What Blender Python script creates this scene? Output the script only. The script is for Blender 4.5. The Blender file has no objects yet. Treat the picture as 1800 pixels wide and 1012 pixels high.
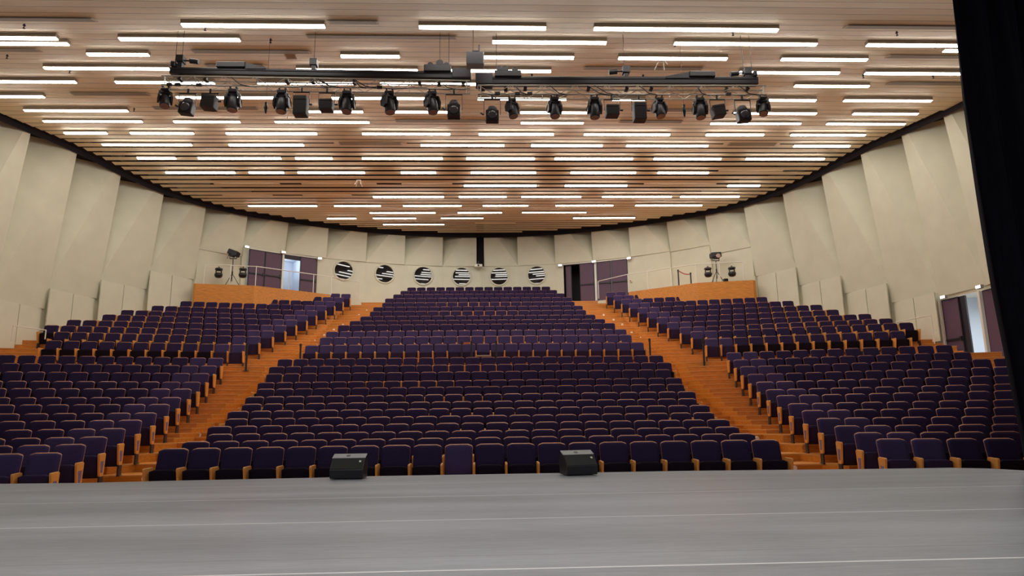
import bpy, math, random
from mathutils import Vector, Matrix
random.seed(7)
S = bpy.context.scene
COL = S.collection
R = math.radians
sin, cos, pi = math.sin, math.cos, math.pi

# ------------------------------------------------------------------ camera
F, YAW, PITCH, ROLL = 1200.0, .040, math.atan(234 / 1200), .0138
CP = Vector((.28, 0, .81))
fw = Vector((sin(YAW) * cos(PITCH), cos(YAW) * cos(PITCH), sin(PITCH)))
r0 = Vector((cos(YAW), -sin(YAW), 0)); u0 = r0.cross(fw)
rt = cos(ROLL) * r0 - sin(ROLL) * u0
up = sin(ROLL) * r0 + cos(ROLL) * u0
cam = bpy.data.objects.new('camera', bpy.data.cameras.new('camera'))
COL.objects.link(cam)
cam.matrix_world = Matrix(((rt.x, up.x, -fw.x, CP.x), (rt.y, up.y, -fw.y, CP.y), (rt.z, up.z, -fw.z, CP.z), (0, 0, 0, 1)))
cam.data.sensor_width = 36; cam.data.lens = 36 * F / 1800
cam.data.clip_end = 200
S.camera = cam

def ray(x, y): return rt * ((x - 900) / F) + up * ((506 - y) / F) + fw
def atY(x, y, Y): d = ray(x, y); return CP + d * ((Y - CP.y) / d.y)
def atZ(x, y, Z): d = ray(x, y); return CP + d * ((Z - CP.z) / d.z)
def proj(P):
    q = Vector(P) - CP; z = q.dot(fw)
    return 900 + F * q.dot(rt) / z, 506 - F * q.dot(up) / z, z

# ------------------------------------------------------------------ materials
def mat(name, col, rough=.6, metal=0, emit=None, strength=0, spec=.5, sheen=0, var=0, vscale=20, stretch=(1, 1, 1), bump=0, coat=0):
    m = bpy.data.materials.new(name); m.use_nodes = True
    nt = m.node_tree; b = nt.nodes['Principled BSDF']
    b.inputs['Base Color'].default_value = (*col, 1)
    b.inputs['Roughness'].default_value = rough
    b.inputs['Metallic'].default_value = metal
    b.inputs['Specular IOR Level'].default_value = spec
    if sheen:
        b.inputs['Sheen Weight'].default_value = sheen
        b.inputs['Sheen Roughness'].default_value = .4
        b.inputs['Sheen Tint'].default_value = (*[min(1, c * 6 + .1) for c in col], 1)
    if coat:
        b.inputs['Coat Weight'].default_value = coat; b.inputs['Coat Roughness'].default_value = .25
    if emit:
        b.inputs['Emission Color'].default_value = (*emit, 1)
        b.inputs['Emission Strength'].default_value = strength
    if var or bump:
        tc = nt.nodes.new('ShaderNodeTexCoord'); mp = nt.nodes.new('ShaderNodeMapping')
        mp.inputs['Scale'].default_value = stretch
        no = nt.nodes.new('ShaderNodeTexNoise'); no.inputs['Scale'].default_value = vscale; no.inputs['Detail'].default_value = 6
        nt.links.new(tc.outputs['Object'], mp.inputs['Vector']); nt.links.new(mp.outputs['Vector'], no.inputs['Vector'])
        if var:
            rp = nt.nodes.new('ShaderNodeMapRange')
            rp.inputs['From Min'].default_value = .3; rp.inputs['From Max'].default_value = .7
            rp.inputs['To Min'].default_value = 1 - var; rp.inputs['To Max'].default_value = 1 + var
            mx = nt.nodes.new('ShaderNodeVectorMath'); mx.operation = 'SCALE'
            mx.inputs[0].default_value = col
            nt.links.new(no.outputs['Fac'], rp.inputs['Value']); nt.links.new(rp.outputs['Result'], mx.inputs['Scale'])
            nt.links.new(mx.outputs['Vector'], b.inputs['Base Color'])
        if bump:
            bp = nt.nodes.new('ShaderNodeBump'); bp.inputs['Strength'].default_value = bump; bp.inputs['Distance'].default_value = .01
            nt.links.new(no.outputs['Fac'], bp.inputs['Height']); nt.links.new(bp.outputs['Normal'], b.inputs['Normal'])
    return m

M = dict(
    wall=mat('cream_plaster', (.655, .65, .51), .8, var=.04, vscale=1.5),
    panel=mat('cream_acoustic_panel', (.67, .665, .525), .85, var=.03, vscale=2),
    plank=mat('ceiling_wood', (.86, .73, .51), .55, var=.05, vscale=3, stretch=(.25, 3, 1)),
    void=mat('void_and_gap_shade', (.012, .008, .012), .95),
    grille=mat('air_grille', (.30, .24, .17), .6, var=.06, vscale=60),
    grille_end=mat('grille_end', (.52, .42, .30), .6),
    floor=mat('orange_parquet', (.60, .215, .020), .45, var=.22, vscale=4, stretch=(.5, 4, 9)),
    nosing=mat('step_nosing', (.62, .29, .07), .4),
    armwood=mat('arm_beech', (.72, .32, .075), .38, var=.12, vscale=8, stretch=(1, 1, .3)),
    shell=mat('shell_beech', (.52, .21, .09), .4),
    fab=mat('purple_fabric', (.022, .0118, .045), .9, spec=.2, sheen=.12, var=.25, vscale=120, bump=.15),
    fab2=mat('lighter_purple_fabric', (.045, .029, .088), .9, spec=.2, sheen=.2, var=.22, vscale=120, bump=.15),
    under=mat('shaded_seat_underside', (.006, .0035, .011), .9, spec=.2),  # purple fabric darkened: shadow on the tipped pads is in the colour
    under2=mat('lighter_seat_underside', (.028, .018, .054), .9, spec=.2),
    steel=mat('seat_leg', (.02, .018, .02), .5),
    black=mat('black_metal', (.012, .012, .016), .45),
    blackp=mat('black_plastic', (.010, .010, .013), .42, spec=.5),
    dgrey=mat('dark_grey_box', (.055, .052, .060), .6),
    lens=mat('lens_amber_lit', (.36, .21, .17), .15, spec=.8),  # amber raised in tone, reflected light put into the lens colour
    glass=mat('lamp_glass', (.05, .05, .055), .15, spec=.7),
    alu=mat('aluminium', (.55, .52, .45), .35, metal=.6),
    white=mat('white_paint', (.78, .75, .66), .5),
    door=mat('purple_door', (.105, .055, .095), .6, var=.08, vscale=30),
    dframe=mat('door_dark_frame', (.022, .016, .026), .6),
    pane=mat('porthole_glass', (.006, .006, .008), .02, spec=.5),
    curtain=mat('black_velvet', (.0045, .0035, .007), .95, spec=.1, var=.3, vscale=6, stretch=(6, 6, .3)),
    tube=mat('strip_diffuser', (.9, .9, .9), .5, emit=(1.0, .955, .89), strength=21),
    lampface=mat('emergency_lamp_face', (.9, .9, .9), .5, emit=(1, .97, .92), strength=4),
    pale=mat('corridor_paint', (.62, .68, .76), .8),
    red=mat('red_belt', (.42, .05, .02), .7),
    signo=mat('orange_sign', (.50, .12, .015), .6),
    grey=mat('grey_plastic', (.34, .34, .33), .5),
    stepl=mat('step_light_lens', (.88, .83, .74), .35),
    carpet=mat('monitor_grille', (.007, .010, .007), .7, bump=.3, vscale=200),
    montop_lit=mat('monitor_top_lit', (.21, .22, .22), .55),  # grey over the black cabinet paints the light from the ceiling
)
M['pane'].node_tree.nodes['Principled BSDF'].inputs['IOR'].default_value = 1.5

def stage_material(lines):
    m = bpy.data.materials.new('grey_dance_vinyl'); m.use_nodes = True
    nt = m.node_tree; N = nt.nodes; L = nt.links; b = N['Principled BSDF']
    tc = N.new('ShaderNodeTexCoord'); mp = N.new('ShaderNodeMapping'); mp.inputs['Scale'].default_value = (.5, 6, 1)
    n1 = N.new('ShaderNodeTexNoise'); n1.inputs['Scale'].default_value = 5; n1.inputs['Detail'].default_value = 10; n1.inputs['Roughness'].default_value = .78
    L.new(tc.outputs['Object'], mp.inputs['Vector']); L.new(mp.outputs['Vector'], n1.inputs['Vector'])
    n2 = N.new('ShaderNodeTexNoise'); n2.inputs['Scale'].default_value = 1.1; n2.inputs['Detail'].default_value = 3
    mp2 = N.new('ShaderNodeMapping'); mp2.inputs['Scale'].default_value = (.15, 1.0, 1)
    L.new(tc.outputs['Object'], mp2.inputs['Vector']); L.new(mp2.outputs['Vector'], n2.inputs['Vector'])
    ad = N.new('ShaderNodeMath'); ad.operation = 'ADD'; L.new(n1.outputs['Fac'], ad.inputs[0]); L.new(n2.outputs['Fac'], ad.inputs[1])
    cr = N.new('ShaderNodeValToRGB'); L.new(ad.outputs[0], cr.inputs['Fac'])
    ad2 = N.new('ShaderNodeMath'); ad2.operation = 'MULTIPLY'; ad2.inputs[1].default_value = .5; L.new(ad.outputs[0], ad2.inputs[0]); L.new(ad2.outputs[0], cr.inputs['Fac'])
    cr.color_ramp.elements[0].position = .36; cr.color_ramp.elements[0].color = (.158, .174, .194, 1)
    cr.color_ramp.elements[1].position = .66; cr.color_ramp.elements[1].color = (.375, .408, .450, 1)
    # long fine scuffs
    mp3 = N.new('ShaderNodeMapping'); mp3.inputs['Scale'].default_value = (.6, 14, 1); mp3.inputs['Rotation'].default_value = (0, 0, .03)
    n3 = N.new('ShaderNodeTexNoise'); n3.inputs['Scale'].default_value = 9; n3.inputs['Detail'].default_value = 4
    L.new(tc.outputs['Object'], mp3.inputs['Vector']); L.new(mp3.outputs['Vector'], n3.inputs['Vector'])
    gt = N.new('ShaderNodeMapRange'); gt.inputs['From Min'].default_value = .60; gt.inputs['From Max'].default_value = .75; gt.inputs['To Max'].default_value = .22
    L.new(n3.outputs['Fac'], gt.inputs['Value'])
    mxs = N.new('ShaderNodeMix'); mxs.data_type = 'RGBA'; mxs.inputs['B'].default_value = (.50, .51, .53, 1)
    L.new(gt.outputs['Result'], mxs.inputs['Factor']); L.new(cr.outputs['Color'], mxs.inputs['A'])
    col = mxs.outputs['Result']
    sp = N.new('ShaderNodeSeparateXYZ'); L.new(tc.outputs['Object'], sp.inputs[0])
    for y, w, c in lines:
        cm = N.new('ShaderNodeMath'); cm.operation = 'COMPARE'; cm.inputs[1].default_value = y; cm.inputs[2].default_value = w
        L.new(sp.outputs['Y'], cm.inputs[0])
        mx = N.new('ShaderNodeMix'); mx.data_type = 'RGBA'; mx.inputs['B'].default_value = (*c, 1)
        L.new(cm.outputs[0], mx.inputs['Factor']); L.new(col, mx.inputs['A']); col = mx.outputs['Result']
    L.new(col, b.inputs['Base Color'])
    b.inputs['Roughness'].default_value = .34; b.inputs['Specular IOR Level'].default_value = .45
    return m

# ------------------------------------------------------------------ mesh builder
class MB:
    def __init__(s): s.v = []; s.f = []; s.m = []; s.mats = []
    def mi(s, m):
        m = M[m] if isinstance(m, str) else m
        if m not in s.mats: s.mats.append(m)
        return s.mats.index(m)
    def add(s, vs, fs, m):
        b = len(s.v); k = s.mi(m); s.v += [Vector(v) for v in vs]
        for f in fs: s.f.append(tuple(i + b for i in f)); s.m.append(k)
        return s
    def box(s, c, d, m, rot=None):
        x, y, z = d[0] / 2, d[1] / 2, d[2] / 2
        vs = [Vector((a * x, b * y, e * z)) for e in (-1, 1) for b in (-1, 1) for a in (-1, 1)]
        if rot is not None: vs = [rot @ v for v in vs]
        return s.add([v + Vector(c) for v in vs], [(0, 2, 3, 1), (4, 5, 7, 6), (0, 1, 5, 4), (2, 6, 7, 3), (0, 4, 6, 2), (1, 3, 7, 5)], m)
    def tube(s, a, b, r, m, n=8, r2=None, cap=True):
        a = Vector(a); b = Vector(b); d = (b - a).normalized()
        u = d.orthogonal().normalized(); w = d.cross(u); r2 = r if r2 is None else r2
        vs = [a + (u * cos(2 * pi * i / n) + w * sin(2 * pi * i / n)) * r for i in range(n)] + [b + (u * cos(2 * pi * i / n) + w * sin(2 * pi * i / n)) * r2 for i in range(n)]
        fs = [(i, (i + 1) % n, n + (i + 1) % n, n + i) for i in range(n)]
        if cap: fs += [tuple(reversed(range(n))), tuple(range(n, 2 * n))]
        return s.add(vs, fs, m)
    def path(s, pts, r, m, n=6):
        for a, b in zip(pts, pts[1:]): s.tube(a, b, r, m, n)
        return s
    def lathe(s, prof, m, n=16, mtx=None):   # prof [(r, z)] about local z
        vs = []; fs = []
        for r_, z_ in prof:
            vs += [Vector((r_ * cos(2 * pi * i / n), r_ * sin(2 * pi * i / n), z_)) for i in range(n)]
        for j in range(len(prof) - 1):
            fs += [(j * n + i, j * n + (i + 1) % n, (j + 1) * n + (i + 1) % n, (j + 1) * n + i) for i in range(n)]
        fs += [tuple(reversed(range(n))), tuple(range((len(prof) - 1) * n, len(prof) * n))]
        if mtx is not None: vs = [mtx @ v for v in vs]
        return s.add(vs, fs, m)
    def prism(s, poly, m, fn):               # poly closed 2d list; fn(p, k) -> 3d, k = 0, 1
        n = len(poly)
        vs = [fn(p, 0) for p in poly] + [fn(p, 1) for p in poly]
        fs = [tuple(range(n)), tuple(reversed(range(n, 2 * n)))] + [(i, n + i, n + (i + 1) % n, (i + 1) % n) for i in range(n)]
        return s.add(vs, fs, m)
    def join(s, o, mtx=None):
        b = len(s.v); s.v += [(mtx @ v if mtx is not None else v) for v in o.v]
        for f, k in zip(o.f, o.m): s.f.append(tuple(i + b for i in f)); s.m.append(s.mi(o.mats[k]))
        return s
    def mesh(s, name, smooth=False, bevel=0):
        me = bpy.data.meshes.new(name)
        me.from_pydata([tuple(v) for v in s.v], [], s.f)
        for m in s.mats: me.materials.append(m)
        me.polygons.foreach_set('material_index', s.m)
        if smooth: me.polygons.foreach_set('use_smooth', [True] * len(s.f))
        me.update(); return me
    def build(s, name, parent=None, smooth=False, loc=None, **tags):
        o = bpy.data.objects.new(name, s.mesh(name, smooth)); COL.objects.link(o)
        if parent is not None: o.parent = parent
        if loc is not None: o.location = loc
        if tags: tag(o, **tags)
        return o

def tag(o, label=None, cat=None, group=None, kind=None):
    if label: o['label'] = label
    if cat: o['category'] = cat
    if group: o['group'] = group
    if kind: o['kind'] = kind
    return o
def empty(name, loc=(0, 0, 0), rz=0, **tags):
    o = bpy.data.objects.new(name, None); COL.objects.link(o); o.location = loc; o.rotation_euler = (0, 0, rz)
    o.empty_display_size = .2
    return tag(o, **tags)
def copy_tree(o, kids):
    c = o.copy(); COL.objects.link(c)
    for k, sub in kids:
        d = k.copy(); COL.objects.link(d); d.parent = c
        for q in sub:
            e = q.copy(); COL.objects.link(e); e.parent = d
    return c
def bevel_mesh(mb, w, seg=2, name='m', smooth=True):
    import bmesh
    me = mb.mesh(name); bm = bmesh.new(); bm.from_mesh(me)
    bmesh.ops.recalc_face_normals(bm, faces=bm.faces)
    bmesh.ops.bevel(bm, geom=list(bm.edges), offset=w, segments=seg, profile=.6, affect='EDGES', clamp_overlap=True)
    out = MB(); out.mats = list(mb.mats)
    bm.verts.ensure_lookup_table()
    out.v = [v.co.copy() for v in bm.verts]; out.f = [tuple(v.index for v in f.verts) for f in bm.faces]; out.m = [f.material_index for f in bm.faces]
    bm.free(); bpy.data.meshes.remove(me); return out
ORD = 'first second third fourth fifth sixth seventh eighth ninth tenth eleventh twelfth thirteenth fourteenth fifteenth sixteenth seventeenth eighteenth nineteenth twentieth twenty-first twenty-second twenty-third twenty-fourth twenty-fifth twenty-sixth'.split()

# ------------------------------------------------------------------ hall drum
CY = 22.25; STEP = 7.44
def cyl(phi, r, z): return Vector((r * sin(R(phi)), CY + r * cos(R(phi)), z))
ROWPX = [39.5, 65, 92.5, 117, 141, 167, 191, 211.8, 231.7, 251.7, 275, 300, 323, 342.6, 358.5, 371, 380.7, 391.6]
RY = [14.4 + 1.3 * n for n in range(18)]
RZ = [atY(860, y, Y).z for y, Y in zip(ROWPX, RY)]
PY = [8.5, 11.8, 13.1] + RY + [37.8, 39.1, 42]
PZ = [RZ[0] - 1.9, RZ[0] - .85, RZ[0] - .4] + RZ + [RZ[-1] + .03, RZ[-1] + .05, RZ[-1] + .1]
def zceil(Y):
    if Y <= PY[0]: return PZ[0]
    for i in range(len(PY) - 1):
        if Y <= PY[i + 1]:
            t = (Y - PY[i]) / (PY[i + 1] - PY[i]); return PZ[i] + t * (PZ[i + 1] - PZ[i])
    return PZ[-1]
RC = 16.6
def xmax(Y):
    if Y < CY: return 16.75
    d = RC * RC - (Y - CY) ** 2
    return math.sqrt(d) if d > 0 else 0

# closed gaps (flush infill boards) in image columns, per light row
FILL = {9: [(587, 715), (1272, 1371)], 11: [(1263, 1376)], 12: [(376, 492), (530, 662), (706, 795), (1132, 1259)], 13: [(391, 479), (532, 618)], 17: [(835, 907)]}
cb = MB()
pitch = 1.3 / 3
k0 = int((9.0 - RY[0]) / pitch) - 1
for k in range(k0, 60):
    ya, yb = RY[0] + k * pitch, RY[0] + (k + 1) * pitch
    ym = (ya + yb) / 2
    xm = min(xmax(ya), xmax(yb))
    if xm < .8: continue
    g = .014 if ym < 22.5 else .03 if ym < 24.5 else .06 if ym < 25.8 else .10 if ym < 27 else .145 if ym < 31 else .11 if ym < 32.2 else .06 if ym < 33.2 else .025 if ym < 36 else .13
    a, b = ya + g / 2, yb - g / 2
    za, zb = zceil(a), zceil(b); T = .014
    bd = [(-xm, a, za), (xm, a, za), (xm, b, zb), (-xm, b, zb), (-xm, a, za + T), (xm, a, za + T), (xm, b, zb + T), (-xm, b, zb + T)]
    cb.add(bd, [(0, 1, 2, 3)], 'plank'); cb.add(bd, [(7, 6, 5, 4), (0, 4, 5, 1), (1, 5, 6, 2), (2, 6, 7, 3), (3, 7, 4, 0)], 'void')  # board edges coloured black as well, to paint the shade in the gaps
for n, rs in FILL.items():
    for a, b in rs:
        pa, pb = atY(a, ROWPX[n], RY[n]), atY(b, ROWPX[n], RY[n])
        cb.box(((pa.x + pb.x) / 2, RY[n], RZ[n] + .004), (pb.x - pa.x, .16, .012), 'plank')
# black void above the boards
ring = [(18.6 * sin(R(p)), CY + 18.6 * cos(R(p)), 12.7) for p in range(-96, 97, 8)] + [(17.9, 8.5, 12.7), (-17.9, 8.5, 12.7)]
cb.add(ring, [tuple(range(len(ring)))], 'void')
cb.add([(-17.9, 8.5, 12.7), (17.9, 8.5, 12.7), (17.9, 8.5, PZ[0] - .1), (-17.9, 8.5, PZ[0] - .1)], [(0, 1, 2, 3)], 'void')
PH = [-97 + 2 * k for k in range(98)]
for a, b in zip(PH, PH[1:]):
    q = []
    for ph, r_ in ((a, 16.1), (b, 16.1), (b, 18.5), (a, 18.5)):
        v = cyl(ph, r_, 0); v.z = zceil(v.y) + .035; q.append(v)
    cb.add(q, [(0, 1, 2, 3)], 'void')
for a, b in zip(PH, PH[1:]):
    q = []
    for ph, dz in ((a, .04), (b, .04), (b, -.20), (a, -.20)):
        v = cyl(ph, 16.80, 0); v.z = zceil(v.y) + dz; q.append(v)
    cb.add(q, [(0, 1, 2, 3)], 'void')
cb.build('ceiling', label='slatted light wood plank ceiling rolling in waves', kind='structure')

# ------------------------------------------------------------------ strip lights and grilles
LIT = {
 0: [(321, 571), (737, 959), (1044, 1366)],
 1: [(-30, 101), (211, 422), (866, 1065), (1185, 1434), (1523, 1720)],
 1.33: [(-30, 121), (1658, 1720)],
 2: [(155, 262), (600, 702), (851, 1008), (1087, 1277), (1373, 1523)],
 3: [(79, 298), (522, 734), (790, 968), (1299, 1474), (1520, 1720)],
 4: [(-30, 134), (204, 377), (453, 622), (669, 836), (1396, 1526)],
 5: [(-30, 78), (311, 487), (584, 752), (840, 995), (1077, 1133), (1340, 1433), (1483, 1636)],
 6: [(44, 225), (543, 638), (678, 787), (915, 1033), (1289, 1434), (1499, 1612)],
 7: [(77, 250), (306, 422), (484, 649), (916, 1025), (1249, 1407), (1453, 1590)],
 8: [(114, 188), (230, 340), (398, 557), (637, 791), (842, 973), (1027, 1177), (1241, 1342), (1390, 1520)],
 9: [(181, 337), (403, 534), (740, 886), (934, 1058.5), (1101, 1244), (1395, 1493)],
 10: [(242, 309), (349, 494), (520, 584), (637, 778), (820, 939.5), (975, 1112), (1149, 1267), (1311, 1448)],
 11: [(292, 413), (438, 499), (524, 641), (705, 766), (828, 942), (1003, 1117), (1156, 1245)],
 12: [(816, 943), (993, 1102), (1279, 1335)],
 13: [(656, 780), (807, 890), (917, 1021), (1059, 1180), (1196, 1299)],
 14: [(437, 557), (588, 669), (709, 811), (849, 928), (977, 1077.5), (1117, 1233.5)],
 15: [(650.5, 765), (805, 882), (918, 1030)],
 16: [(575, 626), (656, 731), (775.5, 849), (1008, 1116)],
 17: [(674, 780.5)],
}
GR = {0: [(-30, 164), (580, 662), (1488, 1720)], 1: [(542, 800)], 2: [(-30, 67), (341, 543), (1562, 1720)], 3: [(364, 463), (1029, 1232)],
      4: [(1562, 1720)], 5: [(128, 260)], 6: [(272, 451), (1112, 1222)], 7: [(697, 862), (1090, 1197)], 9: [(598, 704), (1282, 1362)]}
def rowat(n, x):
    i = int(n); Y = RY[i] + (n - i) * 1.3
    z = zceil(Y); d = None
    # column x on the straight line (Y, z): solve for world X
    lo, hi = -40.0, 40.0
    for _ in range(50):
        mid = (lo + hi) / 2
        if proj((mid, Y, z))[0] < x: lo = mid
        else: hi = mid
    return lo, Y, z
allrows = sorted(LIT)
for n in allrows:
    segs = LIT[n]
    rowname = ORD[int(n)]
    for j, (a, b) in enumerate(segs):
        xa, Y, z = rowat(n, a); xb, _, _ = rowat(n, b)
        lim = min(xmax(Y), xmax(Y + .3)) - .1
        xa, xb = max(xa, -lim), min(xb, lim)
        Ln = xb - xa
        if len(segs) == 1: pos = 'the only one in its row'
        elif j == 0: pos = 'leftmost of its row'
        elif j == len(segs) - 1: pos = 'rightmost of its row'
        else: pos = ORD[j] + ' from left'
        if n == 1.33: lab = 'lit strip light tucked just behind the second ceiling row at its %s end' % ('left', 'right')[j]
        elif n == 17: lab = 'lit white strip light alone in the rearmost ceiling row'
        else: lab = 'lit white strip light, %s ceiling row back from the stage, %s' % (rowname, pos)
        t = empty('strip_light', ((xa + xb) / 2, Y, z - .002), label=lab, cat='ceiling light', group='strip lights in the ceiling')
        hh = .10 if n < 7 else .05; dd = .022 if n < 8 else .038 if n < 14 else .022 if n < 15 else .012
        MB().box((0, 0, -.03 - hh / 2), (Ln + .02, .16, hh), 'grille').build('housing', t)
        MB().box((0, 0, -.03 - hh - dd / 2), (Ln, .12, dd), 'tube').build('diffuser', t)
for n in sorted(GR):
    for j, (a, b) in enumerate(GR[n]):
        xa, Y, z = rowat(n, a); xb, _, _ = rowat(n, b)
        lim = min(xmax(Y), xmax(Y + .3)) - .1
        xa, xb = max(xa, -lim), min(xb, lim); Ln = xb - xa
        s = GR[n]; pos = ('the only one in its row' if len(s) == 1 else ('leftmost', 'middle', 'rightmost')[j if len(s) == 3 else j * 2] + ' of its row')
        t = empty('air_grille', ((xa + xb) / 2, Y, z - .016), label='brown linear air grille in the %s ceiling row, %s' % (ORD[n], pos), cat='air vent', group='unlit air grilles in the ceiling')
        sl = (zceil(Y + .13) - zceil(Y - .13)) / .26
        rm = Matrix.Rotation(math.atan(sl), 3, 'X')
        MB().box((0, 0, -.012), (Ln, .26, .02), 'grille', rm).build('slot', t)
        e = MB(); e.box((-Ln / 2 - .02, 0, -.013), (.035, .27, .024), 'grille_end', rm); e.build('end_cap', t)
        e = MB(); e.box((Ln / 2 + .02, 0, -.013), (.035, .27, .024), 'grille_end', rm); e.build('end_cap', t)
def hitceil(x, y):
    d = ray(x, y); t = 12.
    for _ in range(120):
        p = CP + d * t; t += .5 * (zceil(p.y) - p.z) / d.z
    return CP + d * t
SPR = [(43, 42, 'beside the long grille in the front left'), (229, 64.5, 'under the left strip of the second row'), (361, 45.6, 'below the left end of the longest front strip'), (123, 122, 'between left strips of rows four and five'),
       (236, 190, 'right of the left strip in the seventh row'), (476, 68, 'left of the long grille near the front'), (1288, 54.5, 'under the longest front strip'), (1186, 74.5, 'above the strip right of the hanging speaker'),
       (1130.5, 131, 'above the right lighting beam'), (1576, 55, 'under the grille beside the curtain'), (1416, 75, 'under the long strip near the right'), (1643.5, 77, 'closest to the curtain top'), (1517, 131, 'over the short strip right of the beam'),
       (1640, 131.6, 'under the strip touching the curtain'), (935, 130, 'above the left end of the right beam'), (13, 96, 'under the grille at the far left edge')]
sp0 = MB(); sp0.lathe([(.02, 0), (.02, -.03), (.035, -.035), (.035, -.045), (.012, -.05), (.012, -.10), (.03, -.105), (.03, -.115)], 'black', 8)
spm = sp0.mesh('sprinkler_head')
for x, y, w in SPR:
    p = hitceil(x, y)
    o = bpy.data.objects.new('sprinkler_head', spm); COL.objects.link(o); o.location = (p.x, p.y, p.z - .002)
    tag(o, 'small dark sprinkler head on the ceiling, ' + w, 'sprinkler', 'sprinkler heads')
p = hitceil(511, 97)
t = empty('ceiling_hatch', (p.x, p.y, p.z - .004), label='small square white hatch in the ceiling above the left beam', cat='ceiling hatch')
MB().box((0, 0, -.012), (.26, .26, .02), 'grille_end').build('cover', t)
fr = MB()
for sx, sy, lx, ly in ((0, .14, .31, .03), (0, -.14, .31, .03), (.14, 0, .03, .25), (-.14, 0, .03, .25)): fr.box((sx, sy, -.02), (lx, ly, .035), 'white')
fr.build('frame', t)
for (x, y, w) in ((1162, 104, 'above the right lighting beam'), (631, 317, 'between the dark slots left of centre'), (511, 194, 'behind the moving heads of the left truss')):
    p = hitceil(x, y); b = MB(); b.box((0, 0, -.02), (.2, .2, .03), 'white')
    for sx, sy in ((-1, 1), (1, 1), (-1, -1), (1, -1)): b.tube((sx * .07, sy * .05, -.03), (sx * (.16 if sx < 0 else .12), sy * .16, -.24), .014, 'white', 6)
    b.build('ceiling_bracket', loc=(p.x, p.y, p.z - .003), label='small white four-legged bracket on the ceiling, ' + w, cat='bracket', group='white ceiling brackets')

# ------------------------------------------------------------------ walls
def foldz(k):           # fold height of the k-th bay from the axis
    return 9.8 if k < 6 else 9.3 if k == 6 else {7: 7.78, 8: 6.93, 9: 6.15, 10: 5.36}.get(k, 5.2)
def rb(k): return 17.15 if k < 5 else 17.3 if k == 5 else 17.45 if k == 6 else 17.62
def fi(x, y, r=17.15):      # angle on the drum seen at an image column
    d = ray(x, y); ox, oy = CP.x, CP.y - CY
    a = d.x ** 2 + d.y ** 2; b = 2 * (ox * d.x + oy * d.y); c = ox * ox + oy * oy - r * r
    t_ = (-b + math.sqrt(b * b - 4 * a * c)) / 2 / a; p = CP + d * t_
    return math.degrees(math.atan2(p.x, p.y - CY)), p.z
def f1(x): return fi(x, 475)[0]
OPEN = {-1: [(f1(437), f1(556.5))], 1: [(f1(990.5), f1(1102.5)), (82.9, 94.0)]}   # door openings per side
DOORZ = lambda ph: (7.48, 9.72) if abs(ph) < 60 else (2.55, 5.07)
walls = {'wall_back': MB(), 'wall_left': MB(), 'wall_right': MB()}
HOLE = [-26.4, -18.6, -11.2, -3.7, 3.7, 11.1]
panels = []
for side in (-1, 1):
    for k in range(13):
        p1, p2 = side * k * STEP, side * (k + 1) * STEP
        if k == 0: p1 = side * .75
        w = walls['wall_back' if k < 6 else ('wall_left' if side < 0 else 'wall_right')]
        zf = foldz(k); r = rb(k); zt = 12.7
        TL, TR = cyl(p1, 16.75, zt), cyl(p2, 18.15, zt)
        BL, BR = cyl(p1, r - .05, zf), cyl(p2, r, zf)
        w.add([TL, TR, BR, BL], [(0, 1, 2), (0, 2, 3)], 'wall')
        # shadow side of the next fold
        zn = foldz(k + 1); rn = rb(k + 1)
        w.add([TR, cyl(p2, 16.75, zt), cyl(p2, rn - .05, min(zn, zf)), BR], [(0, 1, 2, 3)], 'wall')
        # lower wall, with door openings left out
        lo = -1.2; r2 = r + .03
        cuts = [abs(p1), abs(p2)]
        for a, b in OPEN[side]:
            a, b = sorted((abs(a), abs(b)))
            cuts += [c for c in (a, b) if abs(p1) < c < abs(p2)]
        cuts = sorted(cuts)
        for a, b in zip(cuts, cuts[1:]):
            m_ = side * (a + b) / 2; za = lo
            q = lambda ph, z: cyl(side * ph, r2 + (0 if k < 7 else .0), z)
            if any(min(o) < m_ < max(o) for o in OPEN[side]):
                d0, d1 = DOORZ(m_)
                w.add([q(a, lo), q(b, lo), q(b, d0), q(a, d0)], [(0, 1, 2, 3)], 'wall'); za = d1
            w.add([q(a, za), q(b, za), q(b, zf), q(a, zf)], [(0, 1, 2, 3)], 'wall')
        rk = rb(k + 1) + .03; zm = max(zf, zn)
        if not any(min(o) < p2 < max(o) for o in OPEN[side]):
            w.add([cyl(p2, r2, lo), cyl(p2, rk, lo), cyl(p2, rk, zm), cyl(p2, r2, zm)], [(0, 1, 2, 3)], 'wall')
            w.add([cyl(p2, min(r, rn) - .05, min(zf, zn)), cyl(p2, max(r2, rk), min(zf, zn)), cyl(p2, max(r2, rk) + .02, zm + .3), cyl(p2, min(r, rn) - .0, zm + .3)], [(0, 1, 2, 3)], 'wall')
        # small ledge closing fold and lower wall
        w.add([BL, BR, cyl(p2, r2, zf), cyl(p1, r2, zf)], [(0, 1, 2, 3)], 'wall')
        if 7 <= k <= 10: panels.append((side, k, p1, p2, zf, r))
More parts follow.
